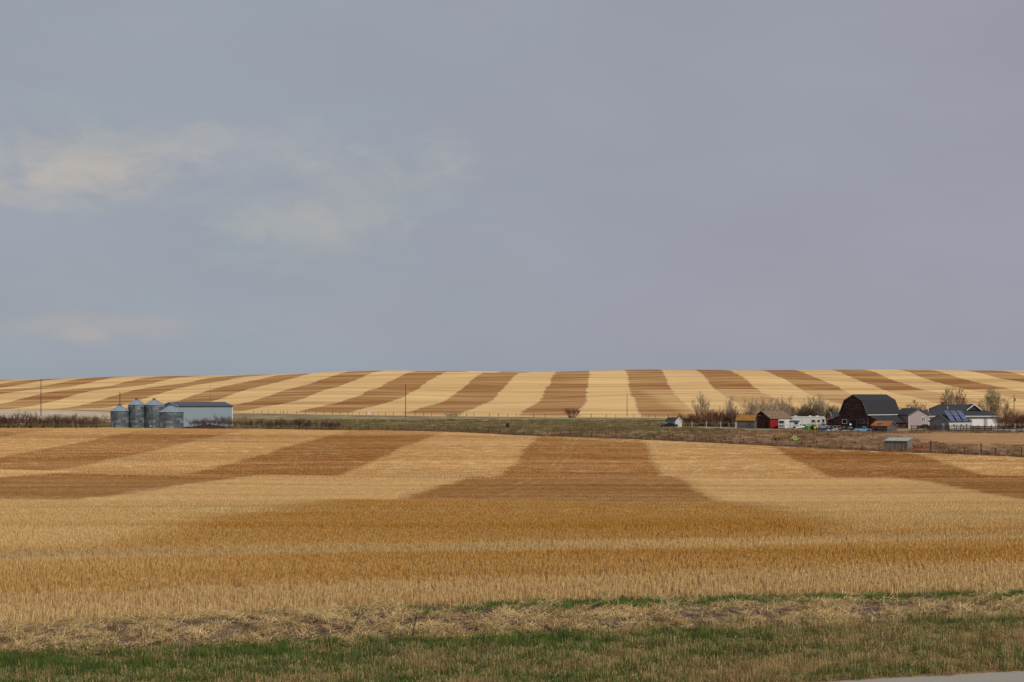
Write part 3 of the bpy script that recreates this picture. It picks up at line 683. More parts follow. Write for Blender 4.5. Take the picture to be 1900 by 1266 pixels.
M['shedroof'] = flat_mat('slate_blue_steel_roof', (0.062, 0.074, 0.092), 0.6, 0.0, var=0.08, sc=0.5)
M['conc'] = flat_mat('concrete', (0.32, 0.30, 0.27), 0.9)
M['pole'] = flat_mat('tarred_pole_wood', (0.060, 0.042, 0.032), 0.95, var=0.25, stretch=(1, 1, .2))
M['post'] = flat_mat('old_fence_wood', (0.075, 0.052, 0.038), 0.95, var=0.35)
M['greywood'] = flat_mat('silver_grey_wood', (0.15, 0.135, 0.12), 0.95, var=0.3)
M['rail'] = flat_mat('dark_rail_wood', (0.040, 0.034, 0.032), 0.95, var=0.3)
M['whitepost'] = flat_mat('white_post_paint', (0.62, 0.60, 0.56), 0.8)
M['wire'] = flat_mat('fence_wire', (0.16, 0.14, 0.12), 0.6, 0.5)
M['navy'] = flat_mat('navy_paint', (0.020, 0.045, 0.16), 0.45)
M['blueaw'] = flat_mat('blue_awning', (0.035, 0.07, 0.21), 0.7)
M['paleblue'] = flat_mat('pale_blue_car_paint', (0.17, 0.42, 0.66), 0.35, var=0.08, spec=.5)
M['greyblue'] = flat_mat('grey_blue_car_paint', (0.15, 0.20, 0.28), 0.35, spec=.5)
M['black'] = flat_mat('black_car_paint', (0.010, 0.012, 0.017), 0.5, spec=.25)
M['chrome'] = flat_mat('pale_metal', (0.55, 0.55, 0.55), 0.35, 0.7)
M['tgreen'] = flat_mat('tractor_green', (0.018, 0.16, 0.035), 0.5)
M['yellow'] = flat_mat('machine_yellow', (0.62, 0.46, 0.03), 0.5)
M['lime'] = flat_mat('faded_lime_paint', (0.30, 0.37, 0.055), 0.7, var=0.25)
M['redpaint'] = flat_mat('red_machine_paint', (0.33, 0.030, 0.020), 0.6, var=0.2)
M['rust'] = flat_mat('rust_brown_metal', (0.15, 0.060, 0.030), 0.9, var=0.3)
M['rvcream'] = flat_mat('cream_white_panel', (0.64, 0.63, 0.58), 0.45, var=0.04)
M['rvgrey'] = flat_mat('grey_stripe', (0.20, 0.21, 0.22), 0.5)
M['brick'] = flat_mat('red_chimney_brick', (0.14, 0.035, 0.025), 0.9)
M['boxboards'] = board_mat('bleached_vertical_boards', (0.19, 0.175, 0.14), (0.11, 0.095, 0.075), 0.22, vertical=True)
M['boxroof'] = flat_mat('pale_green_grey_roof', (0.34, 0.37, 0.31), 0.8, var=0.3, sc=1.2, col2=(0.20, 0.22, 0.17))
M['soilheap'] = flat_mat('dark_brown_soil', (0.045, 0.022, 0.016), 1.0, var=0.35, sc=1.3)
M['junk'] = flat_mat('white_scrap', (0.55, 0.54, 0.50), 0.7, var=0.25)

# solar cell glass with fine cell lines
m, t, b = new_mat('solar_cells')
x, y, z = t.xyz(t.objc())
gl = t.m('MAXIMUM', t.sm(t.m('ABSOLUTE', t.m('SUBTRACT', t.m('FRACT', t.m('DIVIDE', x, 0.165)), 0.5)), 0.45, 0.48),
         t.sm(t.m('ABSOLUTE', t.m('SUBTRACT', t.m('FRACT', t.m('DIVIDE', y, 0.165)), 0.5)), 0.45, 0.48))
t.l.new(t.mix(t.m('MULTIPLY', gl, .5), (0.050, 0.062, 0.17), (0.25, 0.27, 0.36)), b.inputs['Base Color'])
b.inputs['Roughness'].default_value = 0.22; b.inputs['Specular IOR Level'].default_value = 0.6
M['solar'] = m

# galvanised corrugated steel, sheet by sheet
def galv(name, c1, c2, nseg, rh, r):
    m, t, b = new_mat(name)
    x, y, z = t.xyz(t.objc())
    a = t.m('DIVIDE', t.m('ARCTAN2', y, x), 2*PI/nseg); k = t.m('FLOOR', t.m('DIVIDE', z, rh))
    a = t.m('ADD', a, t.m('MULTIPLY', t.m('MODULO', k, 2.0), 0.5))
    wn = t.n.new('ShaderNodeTexWhiteNoise'); wn.noise_dimensions = '2D'
    t.l.new(t.comb(t.m('FLOOR', a), k, 0.0), wn.inputs['Vector'])
    n = t.noise(t.objc(), 1.6, 4.0, 0.7); n2 = t.noise(t.objc(), 7.0, 2.0, 0.6)
    f = t.m('ADD', t.m('MULTIPLY', wn.outputs[0], 0.36), t.m('ADD', t.m('MULTIPLY', n, 0.55), t.m('MULTIPLY', t.m('SUBTRACT', n2, 0.5), 1.3)))
    c = t.mix(t.sm(f, 0.28, 0.85), c1, c2)
    c = t.scale(c, t.sm(t.m('FRACT', t.m('DIVIDE', z, rh)), 0.0, 0.08, 0.55, 1.0))
    t.l.new(c, b.inputs['Base Color']); b.inputs['Metallic'].default_value = 0.35; b.inputs['Roughness'].default_value = 0.5
    return m
M['galv'] = galv('galvanised_bin_steel', (0.070, 0.092, 0.102), (0.34, 0.39, 0.41), 10, 0.81, 2.5)
M['galvroof'] = flat_mat('galvanised_roof_steel', (0.255, 0.315, 0.375), 0.55, 0.3, var=0.25, sc=1.0)
M['galvdark'] = flat_mat('dull_steel', (0.10, 0.115, 0.12), 0.5, 0.4)

# ------------------------------------------------------------------ grain bins
def grain_bin(label, px, D, r, eave, rise, doorang):
    X, Y = at(px, D); T = thing('grain_bin', label, 'grain bin', X, Y, 0.0, 'steel grain bins beside the machine shed')
    mb = MB(); n = 72; nz = int(eave/0.10); vs = []; 
    for j in range(nz+1):
        rr = r+0.012*(1 if j % 2 else -1)
        vs += [(rr*math.cos(2*PI*i/n), rr*math.sin(2*PI*i/n), 0.12+(eave-.12)*j/nz) for i in range(n)]
    mb.add(vs, [(j*n+i, j*n+(i+1) % n, (j+1)*n+(i+1) % n, (j+1)*n+i) for j in range(nz) for i in range(n)])
    mb.build('wall', M['galv'], T, True)
    b_ = MB(); b_.add([((r+.18)*math.cos(2*PI*i/24), (r+.18)*math.sin(2*PI*i/24), z) for z in (-.25, .14) for i in range(24)],
                      [(i, (i+1) % 24, 24+(i+1) % 24, 24+i) for i in range(24)]+[tuple(range(24, 48))]); b_.build('base_pad', M['conc'], T)
    for j in range(1, int(eave/.81)):
        if j % 2 == 0: MB().ring((0, 0, 0), 1, .01).v
    rf = MB(); n = 24; ro = r+0.14; rc = 0.42
    vs = [(ro*math.cos(2*PI*i/n), ro*math.sin(2*PI*i/n), eave-.03) for i in range(n)]+[(rc*math.cos(2*PI*i/n), rc*math.sin(2*PI*i/n), eave+rise) for i in range(n)]
    rf.add(vs, [(i, (i+1) % n, n+(i+1) % n, n+i) for i in range(n)]+[tuple(range(n, 2*n)), tuple(reversed(range(n)))])
    R_ = rf.build('roof', M['galvroof'], T)
    rb = MB()
    for i in range(n):
        a = 2*PI*i/n; rb.tube((ro*math.cos(a), ro*math.sin(a), eave), (rc*math.cos(a), rc*math.sin(a), eave+rise+.03), .05, .035, 4)
    rb.build('roof_rib', M['galvroof'], R_)['kind'] = 'stuff'
    cp = MB(); n = 14
    cp.add([(.5*math.cos(2*PI*i/n)*k, .5*math.sin(2*PI*i/n)*k, eave+rise+z) for z, k in ((0.0, 1), (.32, 1.08), (.42, .5)) for i in range(n)],
           [(j*n+i, j*n+(i+1) % n, (j+1)*n+(i+1) % n, (j+1)*n+i) for j in range(2) for i in range(n)]+[tuple(range(2*n, 3*n))])
    cp.build('roof_cap', M['galvdark'], T)
    d = MB(); d.box(r-.06, r+.09, -.42, .42, .35, 2.0); dd = d.build('door', M['galvdark'] if eave > 6 else M['galvroof'], T, rz=doorang)
    MB().box(r+.09, r+.13, .26, .32, 1.0, 1.25).build('handle', M['dark'], dd)
    ld = MB(); a = doorang+.5
    for s_ in (-.2, .2): ld.tube((r+.14, s_, .5), (r+.14, s_, eave), .025, .025, 4)
    for k in range(int((eave-.6)/.4)): ld.tube((r+.14, -.2, .7+k*.4), (r+.14, .2, .7+k*.4), .018, .018, 4)
    ld.build('ladder', M['galvdark'], T, rz=a)
    return T
grain_bin('short round steel grain bin with its door on the side away from the shed', 222, 604, 2.75, 5.15, 1.65, -PI/2-.75)
grain_bin('tall narrow steel grain bin next to the short bin with the pale door', 253.5, 606, 2.55, 7.1, 1.6, -PI/2-.6)
grain_bin('tall steel grain bin behind the white barrel, nearest the machine shed', 286, 607, 3.1, 7.1, 1.6, -PI/2-.5)
grain_bin('wide short steel grain bin standing in front of the machine shed corner', 318, 596, 3.6, 5.0, 1.9, -PI/2-.85)
X, Y = at(281, 600); T = thing('barrel', 'small white barrel at the foot of a tall grain bin', 'barrel', X, Y)
mb = MB(); n = 14
prof = [(0, 0), (.40, 0), (.44, .3), (.44, .75), (.38, .85), (0, .9)]
mb.add([(rr*math.cos(2*PI*i/n), rr*math.sin(2*PI*i/n), z) for rr, z in prof for i in range(n)], [(j*n+i, j*n+(i+1) % n, (j+1)*n+(i+1) % n, (j+1)*n+i) for j in range(5) for i in range(n)])
mb.build('drum', M['white'], T, True); MB().ring((0, 0, 0), .4, .02)
mm = MB(); mm.tube((0, 0, .86), (0, 0, .98), .09, .09, 8); mm.build('bung', M['galvdark'], T)

# ------------------------------------------------------------------ buildings
def framed(name, parent, cx, cz, w_, h_, face, off, fm, gm, mull=False, ft=.10):
    """window or door proud of a wall. face: 'x-','x+','y-','y+' ; cx runs along the wall"""
    def bx(mb, a0, a1, z0, z1, d0, d1):
        if face == 'y-': mb.box(a0, a1, off-d1, off-d0, z0, z1)
        elif face == 'y+': mb.box(a0, a1, off+d0, off+d1, z0, z1)
        elif face == 'x-': mb.box(off-d1, off-d0, a0, a1, z0, z1)
        else: mb.box(off+d0, off+d1, a0, a1, z0, z1)
    fr = MB(); hw, hh = w_/2, h_/2
    bx(fr, cx-hw, cx+hw, cz+hh-ft, cz+hh, .0, .09); bx(fr, cx-hw, cx+hw, cz-hh, cz-hh+ft, .0, .09)
    bx(fr, cx-hw, cx-hw+ft, cz-hh+ft, cz+hh-ft, .0, .09); bx(fr, cx+hw-ft, cx+hw, cz-hh+ft, cz+hh-ft, .0, .09)
    if mull: bx(fr, cx-ft/2, cx+ft/2, cz-hh+ft, cz+hh-ft, .0, .08)
    o = fr.build(name, fm, parent)
    p = MB()
    if mull:
        for a, c_ in ((cx-hw+ft, cx-ft/2), (cx+ft/2, cx+hw-ft)): q = MB(); bx(q, a, c_, cz-hh+ft, cz+hh-ft, .005, .04); q.build('pane', gm, o)
    else:
        bx(p, cx-hw+ft, cx+hw-ft, cz-hh+ft, cz+hh-ft, .005, .04); p.build('pane' if gm is M['glass'] else 'panel', gm, o)
    return o
def gable_shell(T, L, W, eave, ridge, wm, rm, ov=.35, th=.14, trim=None, z0=-.4):
    hw = W/2; sl_ = (ridge-eave)/hw
    MB().prism_x([(-hw, z0), (hw, z0), (hw, eave), (0, ridge), (-hw, eave)], -L/2, L/2).build('wall', wm, T)
    pr = [(-hw-ov, eave-sl_*ov+.02), (0, ridge+.02), (hw+ov, eave-sl_*ov+.02)]
    R_ = MB().shell_x(pr, -L/2-ov, L/2+ov, th).build('roof', rm, T)
    if trim:
        for s_ in (-1, 1):
            b_ = MB(); x = s_*(L/2+ov)
            b_.prism_x([(pr[0][0], pr[0][1]-.12), (0, ridge-.10), (pr[2][0], pr[2][1]-.12), (pr[2][0], pr[2][1]+th), (0, ridge+th+.03), (pr[0][0], pr[0][1]+th)], min(x, x+s_*.05), max(x, x+s_*.05))
            b_.build('barge_board', trim, R_)
    return R_
FARM = math.radians(47)          # farm buildings: local +x runs back and to the right, local -y faces front right

# machine shed
rz = math.radians(30); L, W = 17.9, 14.0
X, Y = corner(330, 612, -L/2, -W/2, rz)
T = thing('machine_shed', 'long pale blue grey steel machine shed with a dark roof behind the grain bins', 'shed', X, Y, rz)
R_ = gable_shell(T, L, W, 6.75, 7.85, M['shedwall'], M['shedroof'], .25, .12, M['trim'], z0=-.8)
MB().box(-L/2-.2, L/2+.2, -W/2-.36, -W/2-.26, 6.62, 6.76).build('gutter', M['shedroof'], T)
MB().box(-L/2-.02, L/2+.02, -W/2-.04, -W/2-.003, -.5, .25).build('skirt', M['galvdark'], T)
for s_ in (-1, 1): MB().box(s_*(L/2+.02)-.12, s_*(L/2+.02)+.12, -W/2-.03, -W/2+.2, .26, 6.6).build('corner_trim', M['trim'], T)
MB().box(-L/2-.05, -L/2-.003, -3.5, 3.5, 0, 5).build('sliding_door', M['trim'], T)

def soil(name, label, px, D, rx, ry, h, sd):
    X, Y = at(px, D); T = MB(); n, m_ = 26, 10; r = np.random.default_rng(sd); vs = []
    for j in range(m_+1):
        k = j/m_
        for i in range(n):
            a = 2*PI*i/n; q = 1+r.uniform(-.10, .10)
            vs.append((rx*k*q*math.cos(a), ry*k*q*math.sin(a), h*(1-k**1.6)*(1+r.uniform(-.28, .28))-.25*(j == m_)))
    T.add(vs, [(j*n+i, j*n+(i+1) % n, (j+1)*n+(i+1) % n, (j+1)*n+i) for j in range(m_) for i in range(n)])
    o = T.build(name, M['soilheap'], None, True); o.location = (X, Y, float(gz(X, Y))); return tag(o, label, 'soil heap')
soil('soil_heap', 'low dark soil heap below the shrubs in front of the machine shed', 388, 586, 7.6, 2.6, 1.0, 1)
soil('soil_heap', 'small dark soil heap beside the wide short grain bin', 349, 587, 2.8, 1.5, .55, 2)

# big gambrel barn
L, W, D = 20.0, 11.0, 668
rz = FARM; X, Y = corner(1609.5, D, -L/2, -W/2, rz)
T = thing('barn', 'big dark maroon barn with a black gambrel roof and lean-to sides', 'barn', X, Y, rz)
hw = W/2; E, Bk, Rg, bw = 4.95, 9.4, 11.3, 3.55
prof = [(-hw, E), (-bw, Bk), (0, Rg), (bw, Bk), (hw, E)]
MB().prism_x([(-hw, -.5), (hw, -.5)]+list(reversed(prof)), -L/2, L/2).build('wall', M['barnwood'], T)
pr = [(-hw-.35, E-.55), (-hw-.1, E-.05), (-bw-.05, Bk+.05), (0, Rg+.06), (bw+.05, Bk+.05), (hw+.1, E-.05), (hw+.35, E-.55)]
R_ = MB().shell_x(pr, -L/2-.4, L/2+.4, .16).build('roof', M['blackroof'], T)
b_ = MB().prism_x([(y, z-.14) for y, z in pr]+[(y, z+.17) for y, z in reversed(pr)], -L/2-.46, -L/2-.40); b_.build('barge_board', M['siding_grey'], R_)
MB().box(-L/2-.3, L/2+.3, -hw-.50, -hw-.37, E-.50, E-.28).build('fascia', M['trim'], R_)
# lean-to on the front right side
lw = 4.6
MB().prism_x([(-hw-.003, -.5), (-hw-lw, -.5), (-hw-lw, 2.0), (-hw-.003, 4.2)], -L/2+1.0, L/2+1.5).build('lean_to_wall', M['rustboards'], T)
lr = MB().shell_x([(-hw-.01, 4.30), (-hw-lw-.5, 1.88)], -L/2+.6, L/2+1.9, .14).build('lean_to_roof', M['blackroof'], T)
# lean-to on the far side
MB().prism_x([(hw+.003, -.5), (hw+.003, 4.0), (hw+5.0, 2.3), (hw+5.0, -.5)], -L/2+.05, L/2).build('lean_to_wall', M['barnwood'], T)
MB().shell_x([(hw+.01, 4.1), (hw+5.3, 2.28)], -L/2-.2, L/2+.3, .12).build('lean_to_roof', M['blackroof'], T)
fx = -L/2
framed('window', T, 2.25, 7.5, 1.0, 1.0, 'x-', fx, M['greywood'], M['dark'])
framed('window', T, -1.75, 7.5, 1.0, 1.0, 'x-', fx, M['greywood'], M['dark'])
framed('hay_door', T, .45, 4.0, 1.7, 2.5, 'x-', fx, M['barnwood'], M['redboards'], ft=.15)
framed('window', T, 3.55, 2.3, 2.0, 1.5, 'x-', fx, M['trim'], M['dark'], ft=.14)
framed('window', T, -3.2, 2.4, 2.1, 1.6, 'x-', fx, M['greywood'], M['glass'], ft=.12)
dd = framed('barn_door', T, .2, 1.5, 2.9, 3.0, 'x-', fx, M['greywood'], M['dark'], ft=.15)
framed('window', T, 8.4, 2.1, .8, .9, 'x-', fx+.04, M['barnwood'], M['dark'])
framed('opening', T, 3.2, 1.1, 3.2, 1.3, 'y-', -hw-lw, M['rustboards'], M['dark'])
framed('opening', T, 9.0, 1.1, 1.8, 1.2, 'y-', -hw-lw, M['rustboards'], M['dark'])
MB().tube((L/2-3, 0, Rg), (L/2-3, 0, Rg+1.0), .05, .02, 6).build('lightning_rod', M['galvdark'], R_)

# small grey shed with the rust orange roof, in front of the barn
L, W, D = 5.6, 5.4, 612
rz = math.radians(-43); X, Y = corner(1646, D, L/2, -W/2, rz)
T = thing('shed', 'small weathered grey shed with a sagging rust orange roof in front of the barn', 'shed', X, Y, rz)
gable_shell(T, L, W, 2.1, 3.45, M['greyboards'], M['rustroof'], .25, .14, M['greywood'])
framed('door', T, .3, 1.0, 1.0, 1.9, 'x+', L/2, M['greywood'], M['greyboards'])
MB().box(-L/2+1.2, -L/2+1.9, -W/2-.04, -W/2-.003, .8, 1.4).build('shutter', M['dark'], T)
# metal patch piece lying on the roof
MB().prism_x([(-2.2, 2.75), (-1.1, 3.30), (-1.1, 3.36), (-2.2, 2.81)], -1.2, .6).build('patch_sheet', M['greywood'], T)

# dark red barn with brown shingles (behind the motorhomes) and orange roofed shed next to it
L, W, D = 12.5, 7.0, 668; rz = FARM
X, Y = corner(1429, D, -L/2, -W/2, rz)
T = thing('red_barn', 'dark red wooden barn with brown shingle roof next to the parked motorhomes', 'barn', X, Y, rz)
gable_shell(T, L, W, 3.5, 5.85, M['redboards'], M['brownroof'], .35, .14, M['rail'])
MB().box(-L/2+.05, L/2, -W/2-.05, -W/2-.004, -.2, 3.3).build('side_cladding', M['redmetal'], T)
framed('window', T, -.3, 2.2, 1.2, 1.2, 'x-', -L/2, M['greywood'], M['glass'])
framed('window', T, 1.2, 1.9, .7, 1.6, 'x-', -L/2, M['greywood'], M['dark'])
framed('door', T, -2.1, 1.2, 1.3, 2.3, 'x-', -L/2, M['redboards'], M['dark'])
for yy, zz in ((2.4, 1.55), (1.2, 4.4), (2.3, 2.9)): MB().box(-L/2-.05, -L/2-.004, yy-.7, yy+.6, zz, zz+.16).build('bare_board', M['junk'], T)
L, W, D = 5.9, 5.8, 662; rz = math.radians(-16)
X, Y = corner(1399, D, L/2, -W/2, rz)
T = thing('shed', 'low grey board shed with orange lichen roof joined to the dark red barn', 'shed', X, Y, rz)
gable_shell(T, L, W, 2.75, 4.45, M['greyboards'], M['orangeroof'], .3, .14, M['greywood'])
framed('door', T, -1.0, 1.0, 1.1, 2.0, 'y-', -W/2, M['greywood'], M['greyboards'])
framed('window', T, 1.6, 1.5, .9, .7, 'y-', -W/2, M['greywood'], M['dark'])
MB().box(-L/2-.05, -L/2+.12, -W/2-.06, -W/2-.004, -.2, 2.6).build('corner_board', M['trim'], T)

# little white shed with grey roof
L, W, D = 4.6, 3.4, 668; rz = math.radians(-46); X, Y = corner(1253, D, L/2, -W/2, rz)
T = thing('white_shed', 'tiny white gabled shed with grey roof by the black car', 'shed', X, Y, rz)
gable_shell(T, L, W, 2.2, 3.3, M['siding_white'], M['blackroof2'], .2, .1, M['trim'])
framed('door', T, 0.2, 1.0, .9, 1.9, 'x+', L/2, M['trim'], M['siding_white'])
# shed behind the barn on its far side
L, W, D = 4.0, 3.5, 720; rz = math.radians(10); X, Y = at(1552, D)
T = thing('shed', 'small pale walled shed peeking out behind the maroon barn lean-to', 'shed', X, Y, rz)
gable_shell(T, L, W, 3.6, 5.0, M['siding_pink'], M['blackroof2'], .35, .12, M['trim'])
framed('window', T, .8, 2.9, .7, .7, 'y-', -W/2, M['trim'], M['glass'])

# pinkish house
W, L, D = 8.6, 8.5, 676; rz = math.radians(-64)
X, Y = corner(1686, D, L/2, -W/2, rz)
T = thing('house', 'pinkish beige sided house with a dark roof and one white framed window', 'house', X, Y, rz)
gable_shell(T, L, W, 4.7, 6.75, M['siding_pink'], M['blackroof2'], .45, .16, M['greywood'], z0=-1)
framed('window', T, 1.85, 3.1, 1.35, 1.75, 'x+', L/2, M['white'], M['glass'], True, .14)
MB().box(L/2-.1, L/2+.03, -W/2-.03, -W/2+.16, 0, 4.6).build('corner_board', M['trim'], T)
MB().box(L/2-.1, L/2+.03, W/2-.16, W/2+.03, 0, 4.6).build('corner_board', M['trim'], T)
framed('door', T, -1.0, 2.0, 1.0, 2.1, 'y-', -W/2, M['trim'], M['white'])
MB().box(-L/2-5.5, -L/2-.003, -W/2+.4, W/2-.4, -.5, 4.3).build('rear_wing', M['siding_grey'], T)
MB().prism_y([(-L/2-5.9, 4.3), (-L/2-.01, 4.3), (-L/2-.01, 4.7), (-L/2-5.9, 4.5)], -W/2+.1, W/2-.1).build('wing_roof', M['blackroof2'], T)

# long house with hipped roof
Lh, Wh, D = 27.0, 12.0, 708; rz = math.radians(9)
X, Y = corner(1852, D-2, Lh/2, -Wh/2, rz)
T = thing('house', 'long white bungalow with a dark hipped roof, small white gable and garage doors', 'house', X, Y, rz)
a, c_ = Lh/2, Wh/2; ev, rg = 3.85, 7.9
MB().box(-a, a, -c_, c_, -1, ev).build('wall', M['siding_white'], T)
r_ = MB(); o_ = .7; A_, C_ = a+o_, c_+o_; rx = (-a+7.5, a-8.2)
r_.add([(-A_, -C_, ev), (A_, -C_, ev), (A_, C_, ev), (-A_, C_, ev), (rx[0], 0, rg), (rx[1], 0, rg), (-A_, -C_, ev-.05), (A_, -C_, ev-.05), (A_, C_, ev-.05), (-A_, C_, ev-.05)],
       [(0, 1, 5, 4), (1, 2, 5), (2, 3, 4, 5), (3, 0, 4), (6, 9, 8, 7), (0, 6, 7, 1), (1, 7, 8, 2), (2, 8, 9, 3), (3, 9, 6, 0)])
R_ = r_.build('roof', M['blackroof2'], T)
f_ = MB(); f_.box(-A_-.06, A_+.06, -C_-.06, -C_-.003, ev-.32, ev-.03); f_.build('fascia', M['trim'], R_)
MB().box(A_+.003, A_+.06, -C_, C_, ev-.32, ev-.03).build('fascia', M['trim'], R_)
# cross gable
gx = a-8.2; gw = 2.5
MB().prism_y([(gx-gw, 5.9), (gx+gw, 5.9), (gx, 7.7)], -4.0, 0).build('gable_wall', M['rail'], R_)
g_ = MB()
g_.prism_y([(gx-gw-.3, 5.75), (gx, 7.80), (gx+gw+.3, 5.75), (gx+gw+.3, 5.95), (gx, 8.02), (gx-gw-.3, 5.95)], -4.35, .3); gr = g_.build('gable_roof', M['blackroof2'], R_)
g_ = MB(); g_.prism_y([(gx-gw-.35, 5.60), (gx, 7.66), (gx+gw+.35, 5.60), (gx+gw+.35, 5.98), (gx, 8.06), (gx-gw-.35, 5.98)], -4.46, -4.36); g_.build('barge_board', M['trim'], gr)
MB().box(-5.2, -4.3, -.4, .5, 7.4, 8.7).build('chimney', M['brick'], T)
MB().tube((-4.0, -2.6, 6.2), (-4.0, -2.6, 7.1), .12, .12, 8).build('vent_pipe', M['white'], R_)
MB().tube((-11.5, -3.4, 5.3), (-11.5, -3.4, 6.3), .14, .14, 8).build('vent_pipe', M['white'], R_)
framed('garage_door', T, a-7.6, 1.45, 4.4, 2.7, 'y-', -c_, M['trim'], M['white'], ft=.12)
framed('garage_door', T, a-2.6, 1.45, 3.0, 2.7, 'y-', -c_, M['trim'], M['white'], ft=.12)
MB().box(a-5.1, a-4.4, -c_-.1, -c_-.004, 0, 2.9).build('post_panel', M['siding_pink'], T)
framed('window', T, -3.0, 2.2, 1.6, 1.2, 'y-', -c_, M['trim'], M['glass'], True)
framed('window', T, -8.0, 2.2, 1.6, 1.2, 'y-', -c_, M['trim'], M['glass'], True)

# garage with solar arrays
L, W, D = 11.5, 8.0, 652; rz = math.radians(40)
X, Y = corner(1761, D, -L/2, -W/2, rz)
T = thing('garage', 'grey gabled garage with racks of solar panels on its side roof', 'garage', X, Y, rz)
gable_shell(T, L, W, 2.75, 4.95, M['siding_grey'], M['blackroof2'], .35, .14, M['siding_grey'])
MB().box(-L/2+.05, L/2-.02, -W/2-.05, -W/2-.004, -.2, 2.6).build('side_wall', M['siding_white'], T)
for xx in (-3.4, .6, 3.3): framed('window', T, xx, 1.55, .95, .75, 'y-', -W/2-.05, M['trim'], M['glass'])
framed('door', T, -1.6, 1.0, 1.1, 2.1, 'x-', -L/2, M['trim'], M['white'])
MB().box(-L/2-.06, -L/2+.1, -W/2-.07, -W/2+.1, 0, 2.6).build('corner_board', M['trim'], T)
pm = {}
def solar_array(label, lx):
    c0, s0 = math.cos(rz), math.sin(rz)
    ly, lz = -W/2-.25, 2.85
    gx_, gy_ = X+lx*c0-ly*s0, Y+lx*s0+ly*c0
    A = bpy.data.objects.new('solar_array', None); COL.objects.link(A); A.location = (gx_, gy_, T.location.z+lz); A.rotation_euler = (0, 0, rz)
    tag(A, label, 'solar array', 'solar arrays on the garage roof')
    tilt = math.radians(50)
    pw, ph = 2.35, 1.42
    if 'p' not in pm:
        q = MB().box(-pw/2+.05, pw/2-.05, .05, ph-.05, .02, .05); me = bpy.data.meshes.new('panel'); me.from_pydata(q.v, [], q.f); me.materials.append(M['solar']); pm['p'] = me
        q = MB(); q.box(-pw/2, pw/2, 0, .05, 0, .06); q.box(-pw/2, pw/2, ph-.05, ph, 0, .06); q.box(-pw/2, -pw/2+.05, .05, ph-.05, 0, .06); q.box(pw/2-.05, pw/2, .05, ph-.05, 0, .06)
        me = bpy.data.meshes.new('panel_frame'); me.from_pydata(q.v, [], q.f); me.materials.append(M['chrome']); pm['f'] = me
    for k in range(3):
        o = place_obj('solar_panel', pm['p'], A, (0, k*(ph+.03)*math.cos(tilt), k*(ph+.03)*math.sin(tilt)), (tilt, 0, 0))
        place_obj('frame', pm['f'], o)
    rk = MB()
    for s_ in (-.8, .8):
        rk.tube((s_, .05, -.1), (s_, 3*ph*math.cos(tilt), 3*ph*math.sin(tilt)-.06), .04, .04, 4)
        rk.tube((s_, 2.55, 1.1), (s_, 2.35, 2.75), .04, .04, 4)
    rk.build('rack', M['galvdark'], A)
solar_array('solar array on the garage roof next to the front gable', -3.9)
solar_array('middle solar array between the two others on the garage roof', -.55)
solar_array('solar array on the garage roof nearest the white garage doors', 2.8)

# board box shelter in the near paddock
rz = math.radians(-26); L, W, D = 5.2, 4.6, 450
X, Y = corner(1683, D, L/2, -W/2, rz)
T = thing('livestock_shelter', 'bleached grey board shelter with a flat pale roof alone in the brown paddock', 'shelter', X, Y, rz)
MB().prism_x([(-W/2, -.4), (W/2, -.4), (W/2, 2.62), (-W/2, 2.0)], -L/2, L/2).build('wall', M['boxboards'], T)
MB().prism_x([(-W/2-.2, 1.98), (W/2+.2, 2.65), (W/2+.2, 2.76), (-W/2-.2, 2.09)], -L/2-.2, L/2+.2).build('roof', M['boxroof'], T)
for xx in (-L/2+.04, 0, L/2-.04): MB().box(xx-.08, xx+.08, -W/2-.06, -W/2-.004, -.2, 1.94).build('corner_post', M['greywood'], T)

